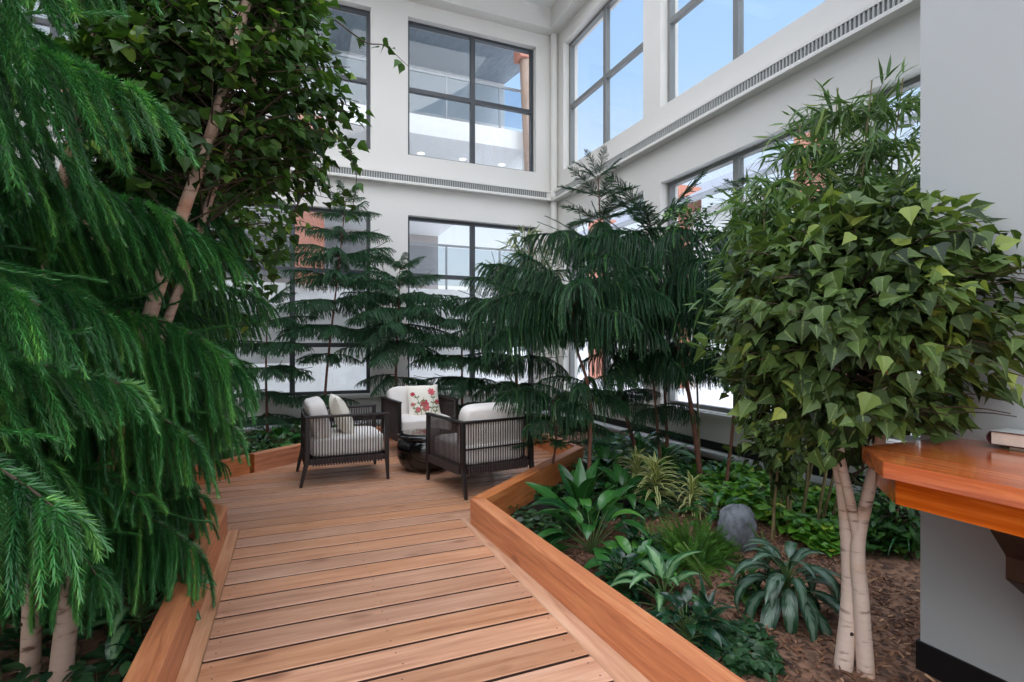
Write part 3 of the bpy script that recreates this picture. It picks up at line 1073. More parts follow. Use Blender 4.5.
# ------------------------------------------------------------------ conifers
def needle_twig(m, p0, d0, length, droop, nl, nw, step, per, rng, tone, mat=0, taper=.25, spread=.62):
    ns = max(4, int(length / .035))
    seg = length / ns
    p, d = np.array(p0, float), np.array(d0, float)
    d /= np.linalg.norm(d)
    P, D = [p.copy()], [d.copy()]
    for i in range(ns):
        d = d + np.array([0, 0, -1.0]) * droop * seg + rng.normal(0, .075, 3)
        d /= np.linalg.norm(d)
        p = p + d * seg
        P.append(p.copy()); D.append(d.copy())
    P, D = np.array(P), np.array(D)
    n = max(3, int(length / step))
    s = np.linspace(0.02, ns, n)
    i0 = np.minimum(s.astype(int), ns - 1); fr = (s - i0)[:, None]
    C = P[i0] * (1 - fr) + P[i0 + 1] * fr
    T = D[i0] * (1 - fr) + D[i0 + 1] * fr
    T /= np.linalg.norm(T, axis=1, keepdims=True)
    ref = np.array([.3, .5, .81]); A = np.cross(T, ref); A /= np.linalg.norm(A, axis=1, keepdims=True) + 1e-9
    B = np.cross(T, A)
    ph = (np.arange(n) * 2.4)[:, None] + np.arange(per)[None, :] * (2 * PI / per) + rng.normal(0, .25, (n, per))
    rad = A[:, None, :] * np.cos(ph)[..., None] + B[:, None, :] * np.sin(ph)[..., None]
    ang = spread + rng.normal(0, .12, (n, per, 1))
    ln = nl * (1 - taper * (s / ns) ** 3)[:, None, None] * (1 + rng.normal(0, .12, (n, per, 1)))
    nd = T[:, None, :] * np.cos(ang) + rad * np.sin(ang)
    sd = np.cross(nd, rad); sd /= np.linalg.norm(sd, axis=2, keepdims=True) + 1e-9
    base = C[:, None, :] + rad * nw * .4
    a = base + sd * nw * .5; b = base - sd * nw * .5; c = base + nd * ln
    # slight incurve: tip bends toward the twig axis
    c = c + T[:, None, :] * ln * .22
    V = np.stack([a, b, c], axis=2).reshape(-1, 3)
    F = np.arange(len(V)).reshape(-1, 3)
    tv = np.clip(tone + rng.normal(0, .11, n * per) + np.repeat(.18 * (s / ns) ** 2, per), 0, 1)
    m.add(V, F, mat, np.repeat(tv, 3))
    # the twig itself: a slim three sided core
    k = np.linspace(0, ns, ns + 1).astype(int)
    core = []
    for j in range(3):
        an = j * 2 * PI / 3
        aa = np.cross(D, ref); aa /= np.linalg.norm(aa, axis=1, keepdims=True) + 1e-9
        bb = np.cross(D, aa)
        core.append(P + (aa * math.cos(an) + bb * math.sin(an)) * nw * .9)
    core = np.stack(core, axis=1).reshape(-1, 3)
    F = [[i * 3 + j, i * 3 + (j + 1) % 3, i * 3 + 3 + (j + 1) % 3, i * 3 + 3 + j] for i in range(ns) for j in range(3)]
    m.add(core, F, mat, max(0, tone - .2))


def frond_mesh(name, needles, e0, e1, tl, sp, droop, nl, nw, step, per, seed, fwd=.6, lift=.25, L_=1.0, stem_r=.009, start=.1, tone0=.35, var=.22, wander=.25, spread=.62):
    rng = np.random.default_rng(seed)
    m = MB()
    n = 24
    P = [np.zeros(3)]
    az = 0.0
    waz = rng.normal(0, wander)
    D = []
    for i in range(n):
        t = i / (n - 1)
        e = e0 + (e1 - e0) * t ** 1.3
        az = waz * t * t
        d = np.array([math.cos(e) * math.cos(az), math.cos(e) * math.sin(az), math.sin(e)])
        D.append(d)
        P.append(P[-1] + d * L_ / n)
    D.append(D[-1])
    P = np.array(P); D = np.array(D)
    m.tube([Vector(p) for p in P], [stem_r * (1 - .75 * i / n) for i in range(n + 1)], 6, 1)
    s = start * L_
    k = 0
    while s < L_:
        t = s / L_
        i = min(int(t * n), n - 1); fr = t * n - i
        p = P[i] * (1 - fr) + P[i + 1] * fr
        d = D[i]
        lat = np.cross(np.array([0, 0, 1.0]), d); lat /= np.linalg.norm(lat)
        upv = np.cross(d, lat)
        prof = min(1, .45 + 2.2 * t) * (1 - .6 * max(0, (t - .62) / .38))
        for sgn in (-1, 1):
            ln = tl * prof * rng.uniform(.78, 1.15)
            d0 = d * (fwd + rng.normal(0, .12)) + lat * sgn * (.85 + rng.normal(0, .12)) + upv * (lift + rng.normal(0, .15))
            needle_twig(m, p + d * rng.uniform(-.4, .4) * sp, d0, ln, droop * rng.uniform(.75, 1.25), nl, nw, step, per, rng, np.clip(tone0 + rng.normal(0, var), 0, 1), spread=spread)
        s += sp * rng.uniform(.85, 1.15)
    needle_twig(m, P[-1], D[-1], tl * .45, droop, nl, nw, step, per, rng, tone0 + .2)
    # needles on the outer part of the branch itself
    needle_twig(m, P[int(n * .35)], D[int(n * .35)], L_ * .6, .0, nl, nw, step * 1.4, per, rng, tone0)
    return m.mesh(name, [needles, M['twig']])


LIB = {
    'near': [frond_mesh('near_frond', M['pine_near'], R(26 - 4 * k), R(-34 - 7 * k), .36 + .03 * k, .033, 13, .026, .0042, .0085, 7, 100 + k, fwd=.5, lift=.2, var=.26, tone0=.4, spread=.80) for k in range(6)],
    'weep': [frond_mesh('weeping_frond', M['pine_mid'], R(22), R(-18 - 7 * k), .40, .021, 14, .022, .0046, .0125, 6, 200 + k, tone0=.34, fwd=.5, lift=.35, var=.26) for k in range(5)],
    'tier': [frond_mesh('tiered_frond', M['pine_far'], R(10), R(-26 + 6 * k), .30, .027, 8, .024, .006, .0145, 5, 300 + k, lift=.1, tone0=.4) for k in range(4)],
    'erect': [frond_mesh('young_frond', M['pine_mid'], R(6), R(-4 - 8 * k), .20, .028, 1.6, .020, .0045, .0105, 6, 400 + k, fwd=.9, lift=.15, tone0=.3, start=.16) for k in range(3)],
    'left': [frond_mesh('leafy_frond', M['pine_near'], R(16), R(-30 - 8 * k), .36, .026, 13, .024, .0046, .0110, 7, 500 + k, tone0=.38, fwd=.45, var=.26, spread=.72) for k in range(4)],
}


def trunk_mesh(m, pts, r0, r1, mat=0, seg=10, wob=.0):
    n = len(pts)
    m.tube(pts, [r0 + (r1 - r0) * i / (n - 1) for i in range(n)], seg, mat)


def curve_pts(ps, n=8):
    """Catmull-Rom through the points."""
    ps = [Vector(p) for p in ps]
    if len(ps) == 2:
        return [ps[0].lerp(ps[1], i / n) for i in range(n + 1)]
    q = [ps[0] * 2 - ps[1]] + ps + [ps[-1] * 2 - ps[-2]]
    out = []
    for i in range(1, len(q) - 2):
        for k in range(n):
            t = k / n
            a, b, c, d = q[i - 1], q[i], q[i + 1], q[i + 2]
            out.append(.5 * ((2 * b) + (c - a) * t + (2 * a - 5 * b + 4 * c - d) * t * t + (3 * b - a - 3 * c + d) * t ** 3))
    out.append(ps[-1])
    return out


def conifer(label, path, r0, whorls, seed, group=None, bark='bark', name='norfolk_pine', rtip=.006):
    """path: trunk points (world, first on the soil). whorls: (s along trunk 0..1, n, length, pitch deg, lib[, azimuths])."""
    rnd = random.Random(seed)
    base = Vector(path[0])
    root = thing(name, label, 'tree', base, 0, group)
    pts = curve_pts([Vector(p) - base for p in path])
    m = MB()
    trunk_mesh(m, pts, r0, rtip)
    m.build('trunk', M[bark], root, True)
    for w in whorls:
        s, n, ln, pitch, lib = w[:5]
        f = s * (len(pts) - 1); i = min(int(f), len(pts) - 2)
        p = pts[i].lerp(pts[i + 1], f - i)
        a0 = rnd.uniform(0, 2 * PI)
        azs = w[5] if len(w) > 5 else [math.degrees(a0) + k * 360 / n + rnd.uniform(-14, 14) for k in range(n)]
        for az in azs:
            me = rnd.choice(LIB[lib])
            o = link('branch', me, root)
            l = ln * rnd.uniform(.88, 1.1)
            o.location = p + Vector((0, 0, rnd.uniform(-.03, .03)))
            o.rotation_euler = (R(rnd.uniform(-8, 8)), -R(pitch + rnd.uniform(-6, 6)), R(az))
            o.scale = (l, l, l)
    return root


def soil(px, py):
    p = gnd(px, py, GZ)
    return p


def sp_(p, z=None):
    q = Vector(p); q.z = soil_z(q.x, q.y) - .01 if z is None else z
    return q


# centre group, right of the armchairs
b = sp_((2.43, 4.08, 0))
conifer('weeping pine with thin red brown trunk rising just behind the oblique kerb', [b, at(590, 400, 4.7), at(576, 345, 4.75), at(571, 298, 4.8)], .020,
        [(.40, 4, .5, 5, 'weep'), (.80, 5, .85, -2, 'weep'), (.93, 7, .98, 4, 'weep'), (.99, 6, .9, 20, 'weep'), ], 1)
b = sp_(at(702, 480, 5.3))
conifer('broad weeping pine with paired brown stems in the middle of the bed', [b, at(690, 400, 5.3), at(674, 330, 5.3), at(660, 262, 5.3)], .030,
        [(.55, 4, .7, -5, 'weep'), (.70, 6, 1.0, 0, 'weep'), (.86, 7, 1.08, 4, 'weep'), (.985, 7, .95, 12, 'weep')], 2)
b = sp_(at(640, 455, 6.2))
conifer('tall dark pine with feathery upright tip below the corner of the walls', [b, at(618, 380, 6.2), at(604, 280, 6.2), at(598, 178, 6.2)], .028,
        [(.28, 5, .5, -6, 'weep'), (.50, 6, .8, 0, 'weep'), (.62, 7, 1.0, 4, 'weep'), (.76, 7, 1.05, 10, 'weep'), (.86, 5, .62, 14, 'erect'), (.93, 6, .5, 22, 'erect'), (.995, 6, .36, 40, 'erect')], 3)
b = sp_(at(668, 455, 6.0))
conifer('dark pine with two long feathery fronds raised in a V', [b, at(664, 380, 6.0), at(652, 235, 6.0)], .024,
        [(.55, 5, .7, -5, 'weep'), (.78, 6, .85, 0, 'weep'), (1.0, 4, .85, 46, 'erect', (-35, 150, 15, 195)), (1.0, 3, .8, 12, 'erect')], 12)
b = sp_(at(725, 470, 5.0))
conifer('slender pine with a single flat star shaped top beside the bamboo', [b, at(735, 400, 5.0), at(740, 280, 5.0), at(742, 188, 5.0)], .018,
        [(.42, 5, .6, -8, 'weep'), (.60, 6, .75, 0, 'weep'), (.83, 6, .42, 4, 'erect'), (.995, 6, .26, 12, 'erect')], 4)
b = sp_(at(662, 470, 5.6))
conifer('weeping pine with drooping pale lower fronds near the spider plants', [b, at(655, 400, 5.6), at(648, 310, 5.6)], .018,
        [(.30, 5, .42, -8, 'erect'), (.45, 5, .5, -14, 'weep'), (.75, 6, .8, -4, 'weep'), (.98, 6, .85, 12, 'weep')], 5)
b = sp_(at(520, 430, 7.0))
conifer('dark weeping pine standing left of the red trunked one, beyond the terrace', [b, at(515, 350, 7.0), at(513, 292, 7.0)], .028,
        [(.30, 6, .6, -4, 'weep'), (.45, 6, .75, -4, 'weep'), (.62, 7, .9, 0, 'weep'), (.80, 7, .95, 4, 'weep'), (.98, 6, .75, 22, 'weep')], 6)
# low fronds in front of the armchair corner
b = sp_((2.30, 4.62, 0))
conifer('young pine whose low fronds reach over the armchair that shows its back', [b, at(556, 440, 4.9), at(552, 402, 4.9)], .014,
        [(.50, 5, .5, 0, 'erect'), (.72, 4, .5, 0, 'weep'), (.98, 6, .66, 8, 'weep')], 7)
# back bed behind the armchairs
b = sp_(at(322, 416, 7.7))
conifer('slim tiered pine in front of the lower window behind the side view armchair', [b, at(327, 370, 7.7), at(336, 290, 7.7), at(346, 200, 7.7)], .024,
        [(.22, 4, .45, -10, 'tier'), (.40, 5, .5, -10, 'tier'), (.52, 8, .78, -8, 'tier'), (.62, 8, .8, -4, 'tier'), (.71, 8, .82, 0, 'tier'), (.79, 8, .76, 4, 'tier'), (.87, 7, .62, 8, 'tier'), (.94, 6, .5, 14, 'tier'), (.995, 6, .34, 30, 'tier')], 8)
b = sp_(at(395, 420, 7.6))
conifer('bushy tiered pine directly behind the armchair with the floral pillow', [b, at(396, 370, 7.6), at(398, 320, 7.6), at(400, 268, 7.6)], .024,
        [(.30, 5, .6, -10, 'tier'), (.52, 8, .8, -14, 'tier'), (.63, 8, .86, -8, 'tier'), (.73, 8, .9, -4, 'tier'), (.82, 8, .8, 2, 'tier'), (.91, 7, .62, 12, 'tier'), (.99, 6, .42, 30, 'tier')], 9)
b = sp_(at(462, 418, 7.6))
conifer('pine with several green tiers right of the floral pillow armchair', [b, at(462, 370, 7.6), at(461, 310, 7.6)], .022,
        [(.25, 6, .6, -8, 'tier'), (.44, 8, .7, -10, 'tier'), (.60, 8, .76, -6, 'tier'), (.74, 8, .74, 0, 'tier'), (.87, 7, .6, 8, 'tier'), (.98, 6, .42, 30, 'tier')], 10)
b = sp_(at(268, 425, 7.4))
conifer('tiered pine at the left end of the back bed, half hidden by nearer fronds', [b, at(266, 370, 7.4), at(268, 300, 7.4)], .022,
        [(.2, 5, .5, -8, 'tier'), (.36, 6, .6, -8, 'tier'), (.52, 7, .7, -6, 'tier'), (.68, 7, .7, 0, 'tier'), (.84, 7, .65, 8, 'tier'), (.98, 6, .42, 28, 'tier')], 11)
# the big weeping pines on the left
b = sp_((-1.36, 1.72, 0))
conifer('huge weeping pine nearest the camera, long green ropes of needles', [b, (-1.38, 1.75, 1.2), (-1.35, 1.77, 2.6)], .05,
        [(.17, 4, .62, 2, 'near', (20, 50, 90, 70)), (.32, 4, .85, 6, 'near', (62, 95, 120, -45)), (.44, 5, .95, 6, 'near', (14, 45, 75, -22, 105)),
         (.58, 5, .98, 12, 'near', (-10, 24, 55, 85, 115)), (.74, 5, .98, 14, 'near', (8, 38, 66, -22, 96)), (.84, 4, .95, 16, 'near', (18, 44, 72, 95)), (.92, 5, .9, 18, 'near', (25, 55, -5, 85, 115)), (.99, 5, .9, 24, 'near', (10, 36, 64, 90, -20))], 21)
b = sp_((-1.25, 2.95, 0))
conifer('big weeping pine at the left of the boardwalk, second from the camera', [b, (-1.22, 2.95, .9), (-1.2, 3.0, 1.8)], .04,
        [(.36, 5, .92, 4, 'near', (40, 62, -30, 84, 12)), (.18, 4, .7, 0, 'near', (65, 95, 120, 40)), (.34, 7, .95, 2, 'near', (20, 58, -15, -50, 95, -80, 0)), (.54, 7, 1.0, 6, 'near', (0, 35, 70, -30, -62, 110, 15)), (.76, 8, 1.05, 8, 'near', (15, 50, -18, -48, 88, -75, 0, 30)), (.98, 7, .95, 20, 'near', (0, 36, -34, 70, -66, 105, 15))], 22)
b = sp_((-1.35, 4.15, 0))
conifer('weeping pine at the left bend of the deck with fronds over the boards', [b, (-1.3, 4.15, 1.0), (-1.25, 4.2, 1.8)], .036,
        [(.15, 7, .8, 0, 'left'), (.32, 8, .9, 2, 'left'), (.48, 8, 1.0, 4, 'left'), (.66, 8, 1.05, 6, 'left'), (.84, 8, 1.05, 12, 'left'), (.98, 7, .9, 26, 'left')], 23)
b = sp_((-1.35, 5.75, 0))
conifer('weeping pine left of the terrace beside the cedar kerb', [b, (-1.32, 5.75, 1.0), (-1.28, 5.8, 1.7)], .032,
        [(.2, 7, .8, 0, 'left'), (.38, 8, .95, 2, 'left'), (.56, 8, 1.05, 4, 'left'), (.75, 8, 1.05, 8, 'left'), (.90, 8, .95, 14, 'left'), (.98, 6, .7, 30, 'left')], 24)

# ------------------------------------------------------------------ broad leaved trees
def leaf_template(kind):
    """Returns verts (u along, v across, w up) for unit length and faces."""
    if kind == 'pointed':      # broad base, long tip
        rows = [(0, .03), (.04, .26), (.16, .38), (.30, .45), (.40, .34), (.58, .23), (.80, .08), (1, 0)]
        fold, bend = .26, .24
    elif kind == 'oval':
        rows = [(0, .02), (.18, .22), (.42, .30), (.68, .24), (.88, .10), (1, 0)]
        fold, bend = .2, .15
    elif kind == 'strap':
        rows = [(0, .02), (.2, .062), (.55, .056), (1, 0)]
        fold, bend = .2, .22
    else:                      # heart
        rows = [(0, .05), (.08, .40), (.35, .46), (.65, .30), (1, 0)]
        fold, bend = .2, .12
    V, U, F = [], [], []
    for (u, w) in rows:
        for s in (-1, 0, 1):
            V.append((u, s * w, abs(s) * w * fold - bend * u * u))
            U.append(((s + 1) / 2, u))
    for i in range(len(rows) - 1):
        for k in (0, 1):
            a = i * 3 + k
            F.append([a, a + 3, a + 4, a + 1])
    return np.array(V), np.array(U), np.array(F)


TPL = {k: leaf_template(k) for k in ('pointed', 'oval', 'strap', 'heart')}


def scatter(m, kind, P, D, Nn, S, T, mat=0):
    V, U, F = TPL[kind]
    P, D, Nn = np.asarray(P, float), np.asarray(D, float), np.asarray(Nn, float)
    D = D / (np.linalg.norm(D, axis=1, keepdims=True) + 1e-9)
    Nn = Nn - D * np.sum(D * Nn, axis=1, keepdims=True)
    Nn = Nn / (np.linalg.norm(Nn, axis=1, keepdims=True) + 1e-9)
    Sd = np.cross(Nn, D)
    S = np.asarray(S, float)
    W = P[:, None, :] + S[:, None, None] * (V[None, :, 0:1] * D[:, None, :] + V[None, :, 1:2] * Sd[:, None, :] + V[None, :, 2:3] * Nn[:, None, :])
    k = len(V)
    FF = (F[None] + (np.arange(len(P)) * k)[:, None, None]).reshape(-1, 4)
    m.add(W.reshape(-1, 3), FF, mat, np.repeat(np.asarray(T), k), np.tile(U, (len(P), 1)))


def clump_tree(name, label, base, stems, centre, radii, nb, per, size, kind, leaf, seed, bark, group=None, limit=None, droop=.5, frame=None, stem_r=.03, inner=.35, tone_b=.0, extra=()):
    """stems: list of (points, r0, r1); canopy of leafy branchlets reaching to an ellipsoid round centre."""
    rng = np.random.default_rng(seed)
    root = thing(name, label, 'tree', base, 0, group)
    b0 = np.array(base)
    for pts, r0, r1 in stems:
        m = MB()
        cp = curve_pts([Vector(p) - Vector(base) for p in pts])
        trunk_mesh(m, cp, r0, r1, 0, 12)
        if r0 > .02:      # dark branch scars on the bark
            for k in range(6):
                i = rng.integers(2, len(cp) - 1)
                a = rng.uniform(0, 2 * PI)
                rr = r0 + (r1 - r0) * i / (len(cp) - 1)
                c = cp[i] + Vector((math.cos(a), math.sin(a), 0)) * rr * .93
                m.lathe([(0, -.010), (.006, -.006), (.009, 0), (.006, .006), (0, .010)], c, 8, 1)
        m.build('trunk', [M[bark], M['knot']], root, True)
    tops = [curve_pts(p) for p, _, _ in stems]
    ex = np.array([cy_, -sy_, 0]); ey = np.array([sy_, cy_, 0]); ez = np.array([0, 0, 1.0])
    c = np.array(centre)
    P, D, N_, S, T = [], [], [], [], []
    mbr = MB()
    for q in range(nb):
        while True:
            u = rng.normal(0, 1, 3); u /= np.linalg.norm(u)
            if u[2] > -.55 or rng.random() < .25:
                break
        rr = rng.uniform(.72, 1.05)
        tip = c + (ex * u[0] * radii[0] + ey * u[1] * radii[1] + ez * u[2] * radii[2]) * rr
        tr = tops[rng.integers(len(tops))]
        zt = tip[2] - rng.uniform(.1, .45) * radii[2]
        anchor = min(tr, key=lambda p: abs(p.z - zt))
        a = np.array(anchor) * .75 + (c + (np.array(anchor) - c) * .6) * .25
        a = np.array(anchor)
        out = tip - c; out /= np.linalg.norm(out) + 1e-9
        midp = a * .45 + tip * .55 + np.array([0, 0, .10 * radii[2]])
        pts = []
        for k in range(9):
            t = k / 8
            pts.append((1 - t) ** 2 * a + 2 * t * (1 - t) * midp + t * t * tip + np.array([0, 0, -.05 * t ** 3]))
        pts = np.array(pts)
        if limit:
            pts = np.array([limit(p) for p in pts])
        mbr.tube([Vector(p - b0) for p in pts], [.0042 * (1 - .8 * k / 8) + .0010 for k in range(9)], 5)
        btone = np.clip(rng.normal(.42 + tone_b, .2), 0, 1)
        for k in range(per):
            t = inner + (1 - inner) * (k + rng.random()) / per
            f = t * 8; i = min(int(f), 7)
            p = pts[i] * (1 - (f - i)) + pts[i + 1] * (f - i) + rng.normal(0, .035, 3)
            tang = pts[i + 1] - pts[i]; tang /= np.linalg.norm(tang) + 1e-9
            d = tang * .6 + out * .35 + rng.normal(0, .5, 3) + np.array([0, 0, -droop])
            nn = out * .5 + np.array([0, 0, .85]) + rng.normal(0, .42, 3)
            sz = size * rng.uniform(.62, 1.2)
            if limit:
                p = limit(p)
                e = p + d / np.linalg.norm(d) * sz
                e2 = limit(e)
                d = (e2 - p) if np.linalg.norm(e2 - p) > .3 * sz else d
                if np.linalg.norm(e2 - e) > .5 * sz: continue
                if p[1] < 1.22 and p[0] > 2.0 and min(p[2], e[2]) < 1.06: continue
            P.append(p - b0); D.append(d); N_.append(nn); S.append(sz)
            T.append(np.clip(btone + rng.normal(0, .2) + (.25 if rng.random() < .07 else 0), 0, 1))
    for (pts, cnt) in extra:      # single outreaching sprays
        cp = curve_pts(pts)
        mbr.tube([Vector(p) - Vector(base) for p in cp], [.005 * (1 - .7 * k / (len(cp) - 1)) for k in range(len(cp))], 5)
        for k in range(cnt):
            i = rng.integers(len(cp) // 4, len(cp))
            p = np.array(cp[i]) + rng.normal(0, .012, 3)
            d = rng.normal(0, .6, 3) + np.array([0, 0, -.7])
            P.append(p - b0); D.append(d); N_.append(rng.normal(0, .4, 3) + np.array([0, -.3, .7])); S.append(size * rng.uniform(.6, 1)); T.append(np.clip(rng.normal(.35, .15), 0, 1))
    mbr.build('branches', M['twig'], root, True)
    m = MB()
    scatter(m, kind, P, D, N_, S, T)
    m.build('foliage', leaf, root)
    return root


def pier_limit(p):
    p = np.array(p)
    if p[1] < 1.62 and p[0] > 2.47:
        p[0] = 2.47 - .02 * math.sin(p[1] * 40 + p[2] * 30)
    if p[2] < CT + .03 and p[0] > 1.80 and p[1] < 1.47:
        p[2] = CT + .03 + .01 * math.sin(p[0] * 50)
    return p


b = sp_(at(855, 676, 2.27))
trA = [sp_(at(843, 672, 2.29)), at(850, 590, 2.30), at(846, 510, 2.30), at(838, 455, 2.29), at(832, 380, 2.26), at(838, 290, 2.2)]
trB = [sp_(at(866, 680, 2.25)), at(861, 600, 2.25), at(858, 545, 2.25), at(869, 490, 2.24), at(881, 430, 2.2), at(880, 340, 2.16), at(872, 250, 2.14)]
trC = [at(859, 545, 2.25), at(850, 500, 2.25), at(838, 440, 2.22), at(842, 380, 2.2), at(846, 310, 2.15)]
clump_tree('birch_tree', 'bushy pointed leaf tree on pale twin birch stems beside the grey pier', b,
           [(trA, .037, .02), (trB, .034, .014), (trC, .021, .014)], at(868, 322, 2.16), (.60, .46, .60), 270, 19, .080, 'pointed', M['ivy'], 31, 'birch', limit=pier_limit, droop=.55, inner=.3)

b = sp_((-.86, 2.62, 0))
tr1 = [b, at(76, 560, 2.30), at(104, 470, 2.38), at(126, 400, 2.45), at(150, 315, 2.52), at(182, 215, 2.58), at(212, 130, 2.64), at(243, 15, 2.72), at(262, -60, 2.76)]
tr2 = [at(126, 405, 2.45), at(160, 340, 2.62), at(196, 240, 2.75), at(222, 165, 2.8), at(262, 60, 2.85), at(290, -20, 2.9)]
tr3 = [sp_(at(30, 640, 2.2)), at(34, 520, 2.3), at(30, 400, 2.4), at(60, 200, 2.5), at(98, 30, 2.6), at(110, -60, 2.6)]
clump_tree('birch_tree', 'tall leaning birch with pink brown bark and leafy crown over the boardwalk', b,
           [(tr1, .042, .022), (tr2, .024, .014), (tr3, .036, .02)], at(212, 84, 2.95), (.80, .75, .98), 430, 18, .076, 'pointed', M['ficus'], 32, 'birch2', droop=.5, inner=.25, tone_b=-.05,
           extra=[([at(335, 20, 2.9), at(365, 42, 2.9), at(385, 46, 2.9), at(408, 66, 2.9)], 9), ([at(300, 120, 2.9), at(340, 140, 2.9), at(356, 170, 2.9), at(352, 215, 2.9)], 26), ([at(300, 200, 3.1), at(280, 240, 3.1), at(270, 290, 3.1)], 30)])
b = sp_((-1.6, 4.9, 0))
clump_tree('birch_tree', 'leafy tree with yellow green sprays behind the leaning birch', b,
           [([b, (-1.5, 4.9, 1.2), (-1.3, 4.9, 2.6), (-1.2, 4.9, 3.4)], .03, .012)], (-.52, 4.9, 2.45), (.62, .6, .95), 170, 14, .085, 'pointed', M['ficus'], 33, 'birch2', droop=.5, inner=.3, tone_b=.12)
b = sp_((-2.3, 3.2, 0))
clump_tree('birch_tree', 'dark leafy tree filling the space behind the nearest weeping pine', b,
           [([b, (-2.25, 3.2, 1.2), (-2.1, 3.2, 2.6), (-2.0, 3.2, 3.6)], .03, .012)], (-2.0, 3.0, 2.7), (.8, .6, 1.2), 180, 14, .09, 'pointed', M['ficus'], 34, 'birch2', droop=.5, inner=.25, tone_b=-.1)


def strap_tree(name, label, base, canes, spread, nleaf, size, leaf, seed, cane='cane', cat='bamboo', limit=None, z_from=.45, dens=1.0):
    """Several thin canes with sprays of long narrow leaves."""
    rng = np.random.default_rng(seed)
    root = thing(name, label, cat, base)
    b0 = np.array(base)
    P, D, N_, S, T = [], [], [], [], []
    mt = MB()
    for pts, r in canes:
        m = MB()
        cp = curve_pts([Vector(p) for p in pts])
        m.tube([p - Vector(base) for p in cp], [r * (1 - .6 * i / (len(cp) - 1)) for i in range(len(cp))], 8)
        m.build('cane', M[cane], root, True)
        for q in range(nleaf):
            t = z_from + (1 - z_from) * rng.random() ** .8
            i = min(int(t * (len(cp) - 1)), len(cp) - 2)
            p0 = np.array(cp[i])
            a = rng.uniform(0, 2 * PI)
            l = spread * rng.uniform(.35, 1) * (1.1 - .5 * t)
            tip = p0 + np.array([math.cos(a) * l, math.sin(a) * l, l * rng.uniform(.05, .6)])
            if limit: tip = limit(tip)
            mt.tube([Vector(p0 - b0), Vector((p0 * .5 + tip * .5) - b0 + np.array([0, 0, .04])), Vector(tip - b0)], [.003, .002, .001], 4)
            for k in range(7):
                s = .35 + .65 * k / 6
                p = p0 * (1 - s) + tip * s + np.array([0, 0, .04 * math.sin(PI * s)])
                out = tip - p0; out /= np.linalg.norm(out) + 1e-9
                d = out * .6 + rng.normal(0, .55, 3) + np.array([0, 0, -.35])
                P.append(p - b0); D.append(d); N_.append(rng.normal(0, .45, 3) + np.array([0, 0, .8])); S.append(size * rng.uniform(.6, 1.2)); T.append(np.clip(rng.normal(.45, .24), 0, 1))
    mt.build('twigs', M['greenstem'], root)
    m = MB(); scatter(m, 'strap', P, D, N_, S, T); m.build('foliage', leaf, root)
    return root


def wall_limit(p):
    p = np.array(p); p[0] = min(p[0], XR - .12); p[1] = min(p[1], YB - .15); return p


canes = []
for k, (bx_, tx, ty) in enumerate(((775, 764, 195), (790, 800, 125), (802, 838, 88), (815, 872, 80), (830, 903, 78), (800, 862, 150), (788, 790, 230), (820, 900, 160), (782, 778, 170))):
    d = 3.9 + .12 * (k % 3)
    canes.append(([sp_(at(bx_, 560 - 8 * (k % 3), d)), at((bx_ + tx) / 2 - 4, 380, d), at(tx, ty, d)], .012))
strap_tree('bamboo_clump', 'airy bamboo with long narrow leaves behind the pointed leaf tree', canes[1][0][0], canes, .64, 120, .185, M['bamboo'], 41, limit=wall_limit, z_from=.5)
canes = [([sp_(at(530, 430, 7.3)), at(528, 340, 7.3), at(524, 225, 7.3)], .014), ([sp_(at(540, 430, 7.4)), at(540, 340, 7.4), at(545, 240, 7.4)], .012), ([sp_(at(512, 430, 7.4)), at(510, 340, 7.4), at(503, 260, 7.4)], .012)]
strap_tree('dracaena_tree', 'pale strap leaved plant in front of the wall corner behind the pines', canes[0][0][0], canes, .5, 44, .18, M['dracaena_pale'], 42, cat='tree', limit=wall_limit, z_from=.55)
b = sp_(at(700, 455, 5.7))
clump_tree('small_leaf_tree', 'light small leaved tree at the lower window behind the star topped pine', b,
           [([b, at(697, 380, 5.7), at(692, 220, 5.7)], .016, .006)], at(690, 232, 5.7), (.36, .3, .34), 60, 14, .05, 'oval', M['box'], 43, 'cane', droop=.2, limit=wall_limit)
b = sp_(at(896, 560, 3.6))
clump_tree('leafy_shrub', 'small dark shrub between birch stems and grey pier', b,
           [([b, at(897, 520, 3.6), at(898, 470, 3.6)], .010, .005)], at(898, 505, 3.6), (.30, .26, .30), 50, 12, .06, 'oval', M['box'], 44, 'cane', droop=.2)
b = sp_(at(772, 535, 3.8))
clump_tree('leafy_shrub', 'leafy sapling just left of the twin birch stems', b,
           [([b, at(775, 500, 3.8), at(779, 450, 3.8), at(775, 410, 3.8)], .012, .006)], at(772, 430, 3.8), (.26, .26, .42), 60, 12, .075, 'pointed', M['ivy'], 45, 'cane', droop=.4)


